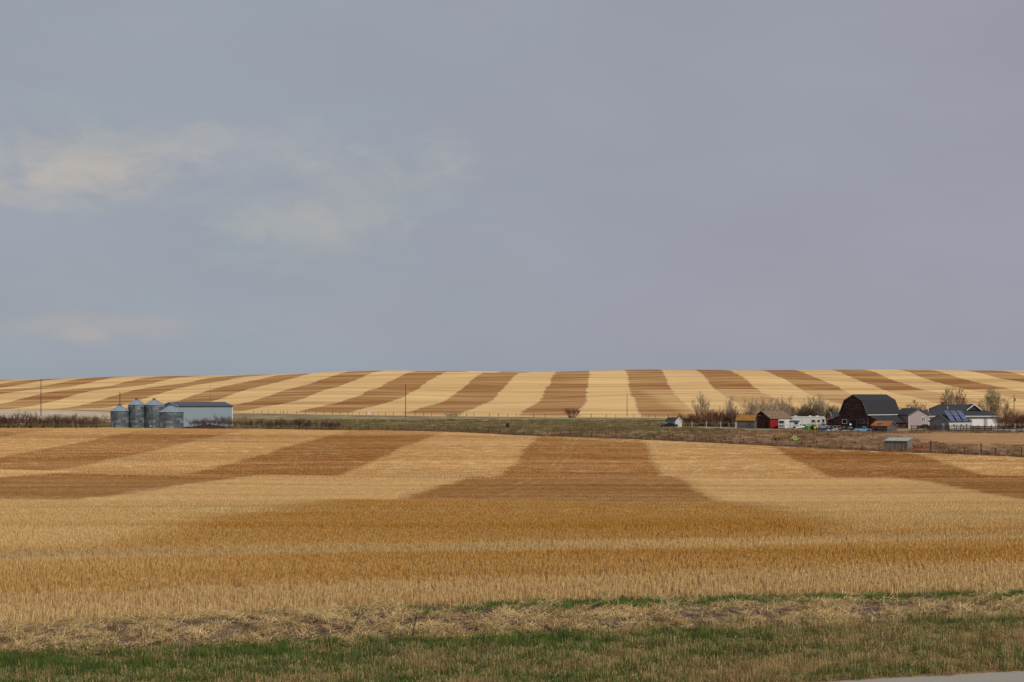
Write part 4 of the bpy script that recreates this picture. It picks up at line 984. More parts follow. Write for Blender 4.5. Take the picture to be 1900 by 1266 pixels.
# ------------------------------------------------------------------ vehicles
def wheel(T, x, y, r, wd=.24, hubm=None):
    t_ = MB(); s_ = 1 if y > 0 else -1; n = 16
    t_.tube((x, y-wd/2, r), (x, y+wd/2, r), r, r, n); o = t_.build('wheel', M['rubber'], T)
    h = MB(); h.tube((x, y+s_*(wd/2-.01), r), (x, y+s_*(wd/2+.03), r), r*.55, r*.5, 12); h.build('rim', hubm or M['hub'], o)
def pickup(label, px, D, rz, paint, kind='truck', bump_m=None, group=None, L=5.0):
    X, Y = at(px, D); T = thing('pickup_truck' if kind == 'truck' else 'parked_car', label, 'pickup truck' if kind == 'truck' else 'car', X, Y, rz, group)
    w_ = .92; h2 = L/2
    if kind == 'truck':
        body = [(-h2, .45), (-h2, 1.12), (-.35, 1.12), (.9, 1.12), (1.0, 1.12), (h2-.1, 1.0), (h2, .85), (h2, .45)]
        cab = [(-.40, 1.125), (-.28, 1.78), (.55, 1.80), (1.05, 1.125)]; gl_ = [(-.30, 1.16), (-.20, 1.66), (.50, 1.68), (.88, 1.16)]
        MB().prism_y(body, -w_, w_).build('body', paint, T)
        MB().box(-h2+.12, -.5, -w_+.1, w_-.1, 1.123, 1.13).build('bed', M['dark'], T)
    else:
        body = [(-h2, .40), (-h2, .95), (-1.5, 1.02), (1.0, 1.0), (h2-.15, .82), (h2, .6), (h2, .40)]
        cab = [(-1.75, 1.01), (-1.05, 1.48), (.25, 1.50), (1.15, 1.005)]; gl_ = [(-1.45, 1.04), (-.95, 1.40), (.18, 1.42), (.85, 1.04)]
        MB().prism_y(body, -w_, w_).build('body', paint, T)
    MB().prism_y(cab, -w_+.12, w_-.12).build('cab', paint, T)
    for s_ in (-1, 1):
        g = MB(); y = s_*(w_-.12); g.prism_y(gl_, min(y, y+s_*.02), max(y, y+s_*.02)); g.build('side_window', M['glass'], T)
    a_, b2 = cab[3], cab[2]; g = MB()
    g.add([(a_[0]-.03, -w_+.2, a_[1]+.06), (a_[0]-.03, w_-.2, a_[1]+.06), (b2[0]+.05, w_-.2, b2[1]-.05), (b2[0]+.05, -w_+.2, b2[1]-.05),
           (a_[0]-.15, -w_+.2, a_[1]+.06), (a_[0]-.15, w_-.2, a_[1]+.06), (b2[0]-.1, w_-.2, b2[1]-.05), (b2[0]-.1, -w_+.2, b2[1]-.05)],
          [(0, 1, 2, 3), (7, 6, 5, 4), (0, 3, 7, 4), (1, 5, 6, 2), (3, 2, 6, 7), (0, 4, 5, 1)]); g.build('windscreen', M['glass'], T)
    for x in (-h2+.95, h2-.85):
        for y in (-w_+.08, w_-.08): wheel(T, x, y, .36)
    MB().box(h2, h2+.10, -w_, w_, .42, .60).build('bumper', bump_m or M['chrome'], T)
    MB().box(-h2-.10, -h2, -w_, w_, .42, .60).build('bumper', bump_m or M['chrome'], T)
    for s_ in (-1, 1): q = MB().box(h2+.002, h2+.04, s_*.66-.14, s_*.66+.14, .64, .82); q.build('headlight', M['white'], T)
    return T
pickup('old pale blue pickup truck parked beside the rust roofed shed', 1602, 618, math.radians(-14), M['paleblue'], L=4.9)
T = pickup('black pickup truck with white stripe parked in front of the maroon barn', 1570, 622, math.radians(182), M['black'], L=5.0)
MB().box(-2.3, 2.3, -.945, -.925, .50, .60).build('side_stripe', M['white'], T); MB().box(-2.3, 2.3, .925, .945, .50, .60).build('side_stripe', M['white'], T)
MB().box(-1.9, -.6, -.6, .6, 1.16, 1.5).build('tool_box', M['rvgrey'], T)
pickup('black car with sloping nose beside the tiny white shed', 1241, 655, math.radians(184), M['black'], 'car', M['black'], L=5.6).scale = (1.0, 1.1, 1.25)
pickup('dark car parked against the pinkish house', 1714, 672, math.radians(174), M['black'], 'car', L=4.6)
pickup('grey blue car parked beside the long motorhome', 1490, 668, math.radians(8), M['greyblue'], 'car', L=4.2)
pickup('grey blue pickup truck between the motorhome and the blue boat', 1526, 672, math.radians(5), M['greyblue'], L=4.6)
pickup('black car half hidden by the rail fence near the grey garage gable', 1729, 664, math.radians(170), M['black'], 'car', L=4.2)

# long motorhome
X, Y = at(1497, 694); T = thing('motorhome', 'long cream white motorhome with roof air conditioners parked behind the others', 'motorhome', X, Y, math.radians(-6))
Lm = 12.9; a = Lm/2
MB().prism_y([(-a, .55), (-a, 3.70), (-a+.15, 3.85), (a-.7, 3.85), (a-.15, 3.5), (a, 2.2), (a, .6)], -1.25, 1.25).build('body', M['rvcream'], T)
MB().box(-a+.1, a-.9, -1.27, -1.252, .95, 1.15).build('stripe', M['rvgrey'], T)
MB().box(-a+.1, a-.9, -1.27, -1.252, 3.35, 3.45).build('stripe', M['rvgrey'], T)
for xx, ww in ((-4.6, 1.3), (-2.2, 1.0), (2.2, 1.2), (4.0, .8)): framed('window', T, xx, 2.25, ww, .8, 'y-', -1.25, M['rvgrey'], M['glass'], ft=.05)
framed('door', T, 4.9, 1.75, .75, 1.9, 'y-', -1.25, M['rvgrey'], M['rvcream'], ft=.05)
MB().add([(a-.02, -1.1, 1.9), (a-.02, 1.1, 1.9), (a-.28, 1.1, 3.0), (a-.28, -1.1, 3.0), (a+.03, -1.1, 1.9), (a+.03, 1.1, 1.9), (a-.16, 1.1, 3.05), (a-.16, -1.1, 3.05)],
         [(0, 3, 2, 1), (4, 5, 6, 7), (0, 1, 5, 4), (1, 2, 6, 5), (2, 3, 7, 6), (3, 0, 4, 7)]).build('windscreen', M['glass'], T)
MB().box(a-1.35, a-.4, -1.27, -1.252, 1.7, 2.9).build('side_window', M['glass'], T)
for xx in (-3.8, 1.2, 3.6): MB().prism_y([(xx-.5, 3.85), (xx-.4, 4.12), (xx+.4, 4.12), (xx+.55, 3.85)], -.4, .4).build('air_conditioner', M['white'], T)
for xx in (-3.2, 4.2):
    for yy in (-1.12, 1.12): wheel(T, xx, yy, .48)
# trailer with its end to the viewer
X, Y = at(1456, 668); T = thing('travel_trailer', 'cream travel trailer seen end-on beside the red barn wall', 'trailer', X, Y, math.radians(62))
MB().prism_y([(-2.9, .30), (-3.0, 1.2), (-2.75, 3.0), (-2.5, 3.2), (2.8, 3.2), (3.0, 2.9), (3.0, .30)], -1.2, 1.2).build('body', M['rvcream'], T)
framed('window', T, .05, 2.35, 1.7, .8, 'x-', -2.87, M['rvgrey'], M['glass'], ft=.06)
MB().prism_x([(-.9, 1.5), (0, 1.25), (.9, 1.5), (.9, 1.15), (0, .9), (-.9, 1.15)], -3.04, -2.98).build('chevron', M['rvgrey'], T)
framed('window', T, 1.2, 2.2, 1.2, .7, 'y-', -1.2, M['rvgrey'], M['glass'], ft=.06)
MB().box(-2.5, 2.8, -1.22, -1.203, 1.3, 1.45).build('stripe', M['rvgrey'], T)
for yy in (-1.1, 1.1): wheel(T, .4, yy, .36)
# camper van with blue awning
X, Y = at(1477, 658); T = thing('camper_van', 'white camper van with a rolled navy awning in front of the long motorhome', 'camper van', X, Y, math.radians(-10))
MB().prism_y([(-2.3, .5), (-2.3, 3.0), (-2.1, 3.15), (1.3, 3.15), (1.9, 2.9), (1.75, 2.3), (1.1, 2.2), (1.1, .5)], -1.1, 1.1).build('body', M['white'], T)
MB().prism_y([(1.103, .5), (1.103, 2.05), (1.6, 2.0), (2.05, 1.35), (2.85, 1.15), (2.95, .9), (2.95, .5)], -.95, .95).build('cab', M['white'], T)
MB().prism_y([(1.25, 1.4), (1.28, 1.9), (1.55, 1.88), (1.85, 1.4)], -.975, -.953).build('side_window', M['glass'], T)
MB().tube((-2.0, -1.22, 2.85), (1.2, -1.22, 2.85), .2, .2, 8).build('awning', M['blueaw'], T)
framed('window', T, .1, 2.1, 1.2, .7, 'y-', -1.1, M['rvgrey'], M['glass'], ft=.05)
framed('door', T, -1.3, 1.6, .7, 1.9, 'y-', -1.1, M['rvgrey'], M['white'], ft=.05)
MB().box(-2.2, 1.05, -1.12, -1.103, 1.15, 1.35).build('stripe', M['blueaw'], T)
MB().box(-.9, -.1, -1.13, -1.103, .52, 1.0).build('locker', M['dark'], T)
for xx in (-1.2, 2.1):
    for yy in (-.95, .95): wheel(T, xx, yy, .36)

# green tractor with yellow wheels
X, Y = at(1505, 650); T = thing('tractor', 'green tractor with yellow wheels parked before the long motorhome', 'tractor', X, Y, math.radians(195))
MB().prism_y([(-.2, .8), (-.2, 1.5), (1.9, 1.4), (2.0, 1.25), (2.0, .75)], -.38, .38).build('hood', M['tgreen'], T)
MB().prism_y([(-1.5, .7), (-1.5, 1.3), (-.2, 1.3), (-.2, .7)], -.5, .5).build('rear_body', M['tgreen'], T)
MB().box(-1.45, -.05, -.75, .75, 2.45, 2.6).build('cab_roof', M['tgreen'], T)
c_ = MB()
for xx in (-1.35, -.15):
    for yy in (-.65, .65): c_.tube((xx, yy, 1.3), (xx, yy, 2.45), .05, .05, 4)
c_.build('cab_frame', M['dark'], T)
MB().prism_y([(-1.1, 1.3), (-1.15, 1.95), (-1.0, 1.95), (-.9, 1.5), (-.45, 1.48), (-.45, 1.3)], -.3, .3).build('seat', M['yellow'], T)
MB().tube((1.0, 0, 1.4), (1.0, 0, 2.3), .05, .05, 6).build('exhaust', M['dark'], T)
for yy in (-.85, .85): wheel(T, -.9, yy, .82, .42, M['yellow']); wheel(T, 1.5, yy*.85, .42, .26, M['yellow'])
X, Y = at(1497, 646); T = thing('mower', 'low bright green mower in the grass by the camper van', 'mower', X, Y, math.radians(170))
MB().prism_y([(-1.2, .25), (-1.2, .75), (-.2, .8), (0, 1.0), (1.0, .95), (1.15, .7), (1.15, .25)], -.55, .55).build('body', M['tgreen'], T)
MB().prism_y([(-.7, .8), (-.75, 1.3), (-.6, 1.3), (-.5, .95), (-.2, .93), (-.2, .8)], -.25, .25).build('seat', M['yellow'], T)
for xx, r0 in ((-.7, .4), (.8, .26)):
    for yy in (-.55, .55): wheel(T, xx, yy, r0, .22, M['yellow'])
X, Y = at(1515.5, 648); T = thing('fuel_barrel', 'yellow upright barrel beside the green tractor', 'barrel', X, Y)
mb = MB().tube((0, 0, 0), (0, 0, 1.7), .38, .38, 14); mb.build('drum', M['yellow'], T, False); MB().tube((0, 0, 1.7), (0, 0, 1.95), .12, .1, 8).build('cap', M['white'], T)

# blue boat
X, Y = at(1530, 634); T = thing('boat', 'small navy blue boat hull lying on the grass', 'boat', X, Y, math.radians(-8))
mb = MB(); secs = [(-2.5, .75, .9, .1), (-1, .9, .9, .05), (.8, .85, .95, .05), (2.0, .45, 1.05, .25), (2.7, .03, 1.15, .7)]; vs = []
for x, hw_, top, bot in secs: vs += [(x, -hw_, top), (x, -hw_*.75, bot+.2), (x, 0, bot), (x, hw_*.75, bot+.2), (x, hw_, top)]
mb.add(vs, [(i*5+j, i*5+j+1, (i+1)*5+j+1, (i+1)*5+j) for i in range(4) for j in range(4)]+[(0, 1, 2, 3, 4)]); mb.build('hull', M['navy'], T)
mb = MB(); mb.add([(x, s_*hw_*.97, top+.02) for x, hw_, top, bot in secs for s_ in (-1, 1)], [(i*2, i*2+2, i*2+3, i*2+1) for i in range(4)]); mb.build('cover', M['greyblue'], T)
MB().box(-2.65, -2.45, -.18, .18, .3, 1.2).build('outboard_motor', M['dark'], T)

# hay rake with big wheels
X, Y = at(1546, 645); T = thing('wheel_rake', 'hay rake with large grey finger wheels by the lean-to of the maroon barn', 'hay rake', X, Y, math.radians(14))
for k in range(4):
    xx = -2.1+k*1.35; rg_ = MB(); rg_.ring((xx, -.1, .85), .72, .05, 'y', 20, 5); o = rg_.build('rake_wheel', M['chrome'], T)
    sp = MB()
    for j in range(8): a_ = j*PI/4; sp.tube((xx, -.1, .85), (xx+.72*math.cos(a_), -.1, .85+.72*math.sin(a_)), .02, .02, 4)
    sp.build('spokes', M['galvdark'], o)
MB().tube((-2.8, .15, .9), (2.7, .15, .9), .07, .07, 6).build('beam', M['rust'], T)
MB().tube((2.7, .15, .9), (3.3, .15, .25), .06, .06, 6).build('hitch', M['rust'], T)

def junk(label, px, D, n, spread, h, mat, sd, cat='scrap pile', name='scrap_pile'):
    X, Y = at(px, D); r = random.Random(sd); T = thing(name, label, cat, X, Y)
    for k in range(n):
        a_, b2, c2 = r.uniform(.2, .7), r.uniform(.15, .5), r.uniform(.1, h)
        q = MB().box(-a_, a_, -b2, b2, 0, c2); q.v = [(x+r.uniform(-.12, .12), y+r.uniform(-.1, .1), max(z+r.uniform(-.1, .1), -.1)) for x, y, z in q.v]
        q.build('scrap_piece', mat, T, loc=(r.uniform(-spread, spread), r.uniform(-.8, .8), 0), rz=r.uniform(0, 3))
junk('jumbled white scrap lying between the navy boat and the black pickup', 1543, 628, 12, 1.5, .6, M['junk'], 4)
junk('scattered pale scrap in front of the rust roofed shed grass edge', 1560, 622, 5, 1.2, .3, M['junk'], 5)
junk('scattered pale boards lying on the brown ground near the field edge', 1352, 528, 12, 2.6, .18, M['greywood'], 6, 'board pile', 'board_pile')
junk('pale planks in the dry weeds beyond the field corner posts', 1388, 515, 5, 1.6, .15, M['greywood'], 7, 'board pile', 'board_pile')
junk('low rubble pile of pale stones behind the rail fence', 1790, 640, 8, 3.0, .35, M['junk'], 8, 'rubble pile', 'rubble_pile')

# rusty hay wagon with a lime green machine on it
X, Y = at(1457, 506); T = thing('farm_trailer', 'long rusty brown flatbed trailer lying low in the brown paddock', 'trailer', X, Y, math.radians(3))
MB().box(-2.9, 2.9, -1.0, 1.0, .62, .80).build('deck', M['rust'], T)
MB().prism_y([(-2.9, .8), (-2.7, 1.35), (-1.0, 1.45), (-.6, .8)], -.9, .9).build('load', M['orangeroof'], T)
for xx in (-2.2, -1.4, 1.9):
    for yy in (-.95, .95): wheel(T, xx, yy, .40)
MB().tube((-2.9, 0, .6), (-3.7, 0, .3), .06, .06, 6).build('drawbar', M['rust'], T)
X, Y = at(1474, 500); T = thing('spreader', 'faded lime green round drum machine in front of the rusty trailer', 'spreader', X, Y, math.radians(3))
mb = MB(); mb.tube((0, -.4, .95), (0, .4, .95), .62, .62, 18); mb.build('drum', M['lime'], T)
MB().prism_y([(-1.2, .45), (-1.1, .95), (1.5, .95), (1.9, .6), (1.9, .45)], -.38, .38).build('frame', M['lime'], T)
MB().ring((0, -.44, .95), .45, .04, 'y', 16, 4).build('hoop', M['trim'], T)
for xx in (-.8, 1.3):
    for yy in (-.45, .45): wheel(T, xx, yy, .38)

# red implement next to the box shelter
X, Y = at(1708, 446); T = thing('harrow', 'low red harrow frame on the ground beside the grey board shelter', 'harrow', X, Y, math.radians(6)); T.scale = (1.15, 1.15, 1.5)
f_ = MB()
for yy in (-.5, 0, .5): f_.tube((-1.35, yy, .35), (1.35, yy, .35), .06, .06, 4)
for xx in (-1.3, -.4, .5, 1.3): f_.tube((xx, -.6, .35), (xx, .6, .35), .06, .06, 4)
f_.build('frame', M['redpaint'], T)
for k in range(6):
    g = MB(); xx = -1.25+k*.5; g.tube((xx, -.5, .35), (xx+.1, -.6, 0), .05, .03, 4); g.build('tine', M['redpaint'], T)
for xx, hh in ((-1.0, .75), (-.35, .6), (.35, .8), (1.0, .55)): MB().prism_y([(xx-.22, .36), (xx-.12, hh), (xx+.14, hh*.95), (xx+.2, .36)], -.3, .3).build('tine_frame', M['redpaint'], T)
MB().tube((1.3, 0, .35), (1.9, 0, .6), .06, .05, 4).build('drawbar', M['rust'], T)

# propane-like white dome seen over the black pickup
X, Y = at(1578, 645); T = thing('satellite_dish', 'little white dish on a post in front of the barn door', 'satellite dish', X, Y)
mb = MB(); n = 16
mb.add([(.34*k*math.cos(2*PI*i/n), -.2-.10*k*k, 2.0+.34*k*math.sin(2*PI*i/n)) for k in (0.02, .5, 1) for i in range(n)], [(j*n+i, j*n+(i+1) % n, (j+1)*n+(i+1) % n, (j+1)*n+i) for j in range(2) for i in range(n)])
mb.build('dish', M['white'], T); MB().tube((0, 0, 0), (0, -.2, 1.9), .05, .05, 6).build('stand', M['galvdark'], T)

# ------------------------------------------------------------------ poles
def utility_pole(label, px, pytop, D, arm=True, r=.17, extra=None, mat='pole'):
    X, Y = at(px, D); g = float(gz(X, Y)); h = CAMZ+(CY-pytop)/F*D-g
    T = thing('utility_pole', label, 'utility pole', X, Y, math.radians(12))
    MB().tube((0, 0, -.5), (0, 0, h), r, r*.65, 8).build('pole', M[mat], T)
    if arm:
        a_ = MB().box(-.65, .65, -.06, .06, h-.75, h-.60).build('crossarm', M[mat], T)
        for xx in (-.55, .55): MB().tube((xx, 0, h-.60), (xx, 0, h-.42), .05, .04, 6).build('insulator', M['chrome'], a_)
    if extra == 'transformer':
        MB().tube((.38, -.1, h-2.5), (.38, -.1, h-1.5), .26, .26, 12).build('transformer', M['greyblue'], T)
    return T
utility_pole('tall dark utility pole by the pale lot, far from every building', 76, 703, 905, False, .2)
utility_pole('dark utility pole rising behind the short grain bin', 222.5, 727, 660, False)
utility_pole('slim pale pole on the hillside above the machine shed roof', 390, 712, 1010, False, .09, None, 'greywood')
utility_pole('dark utility pole at the foot of the striped hill with no building near it', 752.5, 712, 880, False, .18)
utility_pole('brown utility pole between the round bush and the tiny white shed', 1163.5, 730, 905, False, .15, None)
utility_pole('utility pole carrying a transformer at the end of the farmyard', 1881.5, 731, 690, False, .15, 'transformer')
# small white marker on the hill's foot
X, Y = at(684.5, 905); T = thing('marker_board', 'tiny white marker board standing at the foot of the hill', 'marker', X, Y)
MB().box(-.5, .5, -.03, .03, .9, 1.9).build('board', M['white'], T); MB().tube((0, .06, 0), (0, .06, 1.8), .05, .05, 6).build('stake', M['post'], T)

# ------------------------------------------------------------------ fences: each fence a thing, each post a part
post_me = {}
def post_mesh(mat, r):
    k = (mat, r)
    if k not in post_me:
        q = MB().tube((0, 0, -.3), (0, 0, 1), r, r*.9, 6); me = bpy.data.meshes.new('post'); me.from_pydata(q.v, [], q.f); me.materials.append(M[mat]); post_me[k] = me
    return post_me[k]
def wire_fence(name, label, pts, hgt=1.3, r=.09, mat='post', group=None, wires=3):
    """pts: (X, Y[, height])"""
    X0, Y0 = pts[0][0], pts[0][1]; T = thing(name, label, 'fence', X0, Y0, 0, group); rr = random.Random(len(pts)); tops = []
    for p in pts:
        z = float(gz(p[0], p[1])); h = (p[2] if len(p) > 2 else hgt)*rr.uniform(.9, 1.12); rad = r*rr.uniform(.8, 1.25)
        place_obj('post', post_mesh(mat, r), T, (p[0]-X0, p[1]-Y0, z-T.location.z), (rr.uniform(-.05, .05), rr.uniform(-.05, .05), 0), (rad/r, rad/r, h))
        tops.append(Vector((p[0]-X0, p[1]-Y0, z-T.location.z)))
    if wires:
        for k in range(wires):
            wb_ = MB(); hz = hgt*(.35+.3*k)
            for a_, b2 in zip(tops[:-1], tops[1:]): wb_.tube(a_+Vector((0, 0, hz)), b2+Vector((0, 0, hz)), .012, .012, 3, False)
            wb_.build('wire', M['wire'], T)
    return T
def alongB3(pxs, off, hs=None):
    out = []
    for k, px in enumerate(pxs):
        Y = 500.0
        for _ in range(30): Y = .5*Y+.5*(float(B3((px-CX)/F*Y))+off)
        out.append(((px-CX)/F*Y, Y)+((hs[k],) if hs else ()))
    return out
wire_fence('wire_fence', 'wire fence along the field edge starting at the shrub row end',
           alongB3([637, 648, 660, 679, 683.6, 700, 717, 721, 742, 759, 769, 781, 806, 831, 850, 869, 882.5, 906.6, 927.5, 950, 971.6, 989, 1016.5, 1040, 1058], 9), 1.4, .10)
wire_fence('wire_fence', 'post and wire fence running down past the tiny white shed to the paddock',
           alongB3([1058, 1078, 1098, 1124, 1143, 1162, 1178, 1181, 1214, 1248, 1262, 1290, 1318, 1346, 1374, 1379, 1403, 1440, 1487, 1515, 1560, 1600, 1631, 1680, 1727], 8,
                   [1.3]*9+[1.9]+[1.3]*4+[1.7, 1.5, 1.5, 1.2, 2.2, 1.7, 1.2, 1.2, 1.9, 1.3, 2.7]), 1.3, .09)
wire_fence('wire_fence', 'post and wire fence in the brown paddock past the red harrow',
           alongB3([1727, 1760, 1790, 1821, 1847, 1870, 1895, 1925], 10, [2.7, 1.3, 1.3, 2.5, 1.6, 1.3, 2.0, 1.5]), 1.4, .12)
wire_fence('wire_fence', 'short upper post and wire fence across the paddock below the motorhomes', [at(px, 560-0.10*(px-1480)) for px in (1480, 1509.6, 1537, 1565, 1592, 1620)], 1.5, .08)
def alongB4(pxs, off):
    out = []
    for px in pxs:
        Y = 900.0
        for _ in range(30): Y = .5*Y+.5*(float(B4((px-CX)/F*Y))+off)
        out.append(((px-CX)/F*Y, Y))
    return out
wire_fence('wire_fence', 'far wire fence at the hill foot between machine shed and lone pole',
           alongB4([470, 486, 498, 510, 521, 526, 533, 550, 567, 586, 600.6, 617, 630.6, 646, 653.5, 667, 680, 692, 701.6, 715, 730], -3), 1.5, .11)
wire_fence('wire_fence', 'far wire fence at the hill foot from the lone pole to the white shed',
           alongB4([770, 786, 801, 826, 853, 866, 879.6, 908, 925, 942, 957.5, 990, 1012, 1097, 1125, 1142, 1176, 1191, 1203, 1215.6, 1240], -3), 1.5, .11)
mid = [at(px, D) for px, D in ((1069.5, 672), (1085, 674), (1104, 676), (1124.5, 678), (1150, 680), (1178, 680), (1203, 678), (1224, 676))]
wire_fence('wire_fence', 'middle post and wire fence across the green grass below the round bush', mid, 1.6, .08)
for k, px in enumerate((1284, 1310.5, 1337, 1364.5)):
    X, Y = at(px, 655); T = thing('white_post', 'thin white post before the reddish hedge, %s from the tiny white shed' % ORD[k], 'post', X, Y, 0, 'white posts before the reddish hedge')
    MB().tube((0, 0, -.2), (0, 0, 2.15), .085, .075, 8).build('shaft', M['whitepost'], T); MB().tube((0, 0, 2.15), (0, 0, 2.22), .10, .05, 8).build('cap', M['trim'], T)
for px, D, lb in ((163.5, 594, 'small white post at the end of the dark shrub row by the grain bins'), (1849.5, 640, 'white post at the corner of the bungalow yard'), (1883, 644, 'white painted box post below the pole with the transformer')):
    X, Y = at(px, D); T = thing('white_post', lb, 'post', X, Y)
    MB().tube((0, 0, -.2), (0, 0, 1.5 if px > 1000 else .95), .11, .1, 8).build('shaft', M['whitepost'], T); MB().box(-.16, .16, -.16, .16, 1.2 if px > 1000 else .8, 1.5 if px > 1000 else .98).build('cap', M['whitepost'], T)

# rail fence before the houses
def rail_fence(label, px0, px1, D0, D1, step, rails, seed):
    r = random.Random(seed); n = int((px1-px0)/step)
    P_ = [at(px0+(px1-px0)*k/n, D0+(D1-D0)*k/n) for k in range(n+1)]
    X0, Y0 = P_[0]; T = thing('rail_fence', label, 'fence', X0, Y0)
    zz = [float(gz(*p)) for p in P_]
    for p, z in zip(P_, zz): place_obj('post', post_mesh('rail', .11), T, (p[0]-X0, p[1]-Y0, z-T.location.z), (0, r.uniform(-.04, .04), 0), (1, 1, 1.85*r.uniform(.92, 1.12)))
    rl = MB().box(0, 1, -.04, .04, -.13, .13); me = bpy.data.meshes.new('rail'); me.from_pydata(rl.v, [], rl.f); me.materials.append(M['rail'])
    for k in range(n):
        a_ = Vector((P_[k][0]-X0, P_[k][1]-Y0-.13, zz[k]-T.location.z)); b2 = Vector((P_[k+1][0]-X0, P_[k+1][1]-Y0-.13, zz[k+1]-T.location.z))
        for h in rails:
            if r.random() < .06: continue
            d = b2-a_; dz = r.uniform(-.06, .06)
            place_obj('rail', me, T, a_+Vector((0, 0, h+r.uniform(-.04, .04))), (0, -math.atan2(d.z+dz, math.hypot(d.x, d.y)), math.atan2(d.y, d.x)), (d.length*1.02, 1, 1))
    return T
rail_fence('dark three-rail timber fence in front of the houses', 1691, 1908, 628, 622, 11, (.30, .95, 1.62), 3)
rail_fence('second dark rail fence close behind the first, before the garage wall', 1722, 1840, 637, 634, 13, (.35, .95, 1.5), 5)

# ------------------------------------------------------------------ bare shrubs and trees
def bark(name, c1, c2, sc=3.0):
    m, t, b = new_mat(name); n = t.noise(t.objc(), sc, 3.0, 0.6)
    t.l.new(t.mix(t.sm(n, 0.35, 0.65), c1, c2), b.inputs['Base Color']); b.inputs['Roughness'].default_value = 0.95; return m
M['twig_dark'] = bark('dark_reddish_twigs', (0.070, 0.040, 0.032), (0.145, 0.090, 0.066))
M['twig_red'] = bark('red_brown_twigs', (0.115, 0.052, 0.036), (0.22, 0.115, 0.072))
M['twig_tan'] = bark('grey_tan_twigs', (0.28, 0.22, 0.14), (0.44, 0.36, 0.25))
M['twig_bud'] = bark('budding_olive_twigs', (0.20, 0.16, 0.085), (0.30, 0.24, 0.13))
M['bark'] = bark('grey_brown_bark', (0.14, 0.11, 0.08), (0.27, 0.22, 0.16))
M['bark_dark'] = bark('dark_bark', (0.05, 0.035, 0.027), (0.09, 0.065, 0.05))
M['ever'] = bark('dark_evergreen_needles', (0.018, 0.035, 0.014), (0.04, 0.065, 0.025))
def branch(mb, p, d, ln, r0, depth, rr, upb, spread, minr, n=3):
    seg = 3 if depth > 0 else 2; q = p.copy(); dd = d.copy(); pts = [q.copy()]
    for k in range(seg):
        dd = (dd+Vector((rr.gauss(0, .12), rr.gauss(0, .12), upb*.15))).normalized(); q = q+dd*(ln/seg); pts.append(q.copy())
    for k in range(seg):
        ra = max(r0*(1-.28*k), minr); rb = max(r0*(1-.28*(k+1)), minr*.8)
        mb.tube(pts[k], pts[k+1], ra, rb, n, False)
    if depth > 0:
        nb = rr.randint(3, 5) if depth > 1 else rr.randint(3, 6)
        for k in range(nb):
            t_ = rr.uniform(.3, 1.0); i = min(int(t_*seg), seg-1); o = pts[i].lerp(pts[i+1], t_*seg-i)
            sd = Vector((rr.gauss(0, 1), rr.gauss(0, 1), rr.gauss(0, .35)))
            nd = (dd+sd.normalized()*spread*rr.uniform(.6, 1.3)+Vector((0, 0, upb))).normalized()
            branch(mb, o, nd, ln*rr.uniform(.45, .72), r0*.55, depth-1, rr, upb, spread, minr, 3)
def mk_tree(seed, h, upb=.55, spread=.75, stems=3, minr=.014, depth=3):
    rr = random.Random(seed); tr = MB(); cr = MB()
    for s_ in range(stems):
        a_ = rr.uniform(0, 2*PI); lean = rr.uniform(.04, .28) if stems > 1 else .04
        p = Vector((.25*math.cos(a_), .25*math.sin(a_), -.2))*(1 if stems > 1 else .0)+Vector((0, 0, -.2)); d = Vector((lean*math.cos(a_), lean*math.sin(a_), 1)).normalized()
        hh = h*rr.uniform(.8, 1.0); seg = 7; pts = [p]
        for k in range(seg): d = (d+Vector((rr.gauss(0, .07), rr.gauss(0, .07), .1))).normalized(); pts.append(pts[-1]+d*hh/seg)
        r0 = .013*h
        for k in range(seg): tr.tube(pts[k], pts[k+1], max(r0*(1-k/seg*.85), .03), max(r0*(1-(k+1)/seg*.85), .025), 5, False)
        for k in range(int(26/stems**.5)):
            t_ = rr.uniform(.16, 1.0)**.85; i = min(int(t_*seg), seg-1); o = pts[i].lerp(pts[i+1], t_*seg-i)
            a2 = rr.uniform(0, 2*PI); nd = Vector((math.cos(a2)*spread, math.sin(a2)*spread, rr.uniform(.3, .9)+upb)).normalized()
            branch(cr, o, nd, h*(.34-.20*t_)*rr.uniform(.7, 1.25), r0*.42*(1.1-t_*.6), depth-1, rr, upb*.5, spread*.7, minr)
    return tr, cr
def mk_shrub(seed, h, w_, stems=26, minr=.019, upb=.8):
    rr = random.Random(seed); st = MB(); tw = MB()
    for s_ in range(stems):
        a_ = rr.uniform(0, 2*PI); k = rr.uniform(0, 1)**.5; lean = .75*k*w_/h
        p = Vector((w_*.30*k*math.cos(a_), w_*.30*k*math.sin(a_), -.15)); d = Vector((lean*math.cos(a_), lean*math.sin(a_), 1)).normalized()
        ln = h*rr.uniform(.55, .95); q = p+d*ln*.35; st.tube(p, q, .045, .035, 4, False)
        branch(tw, q, d, ln*.62, .032, 2, rr, upb*.3, .55, minr)
    return st, tw
def to_mesh(mb, name, mat):
    me = bpy.data.meshes.new(name); me.from_pydata(mb.v, [], mb.f); me.materials.append(mat); return me
TREES = [tuple(mk_tree(100+k, 10.0, 1.0, .62, 4 if k % 2 else 3, .0105, 3)) for k in range(3)]
ROUND = [tuple(mk_tree(200+k, 8.0, .45, .9, 4, .011, 3)) for k in range(2)]
SHR = [tuple(mk_shrub(300+k, 4.0, 3.8, 28)) for k in range(3)]
def variants(src, n1, m1, n2, m2): return [(to_mesh(a_, n1, M[m1]), to_mesh(b2, n2, M[m2])) for a_, b2 in src]
V_tree = variants(TREES, 'trunk', 'bark', 'crown', 'twig_tan'); V_round = variants(ROUND, 'trunk', 'bark', 'crown', 'twig_bud')
V_brown = variants(ROUND, 'trunk', 'bark_dark', 'crown', 'twig_red')
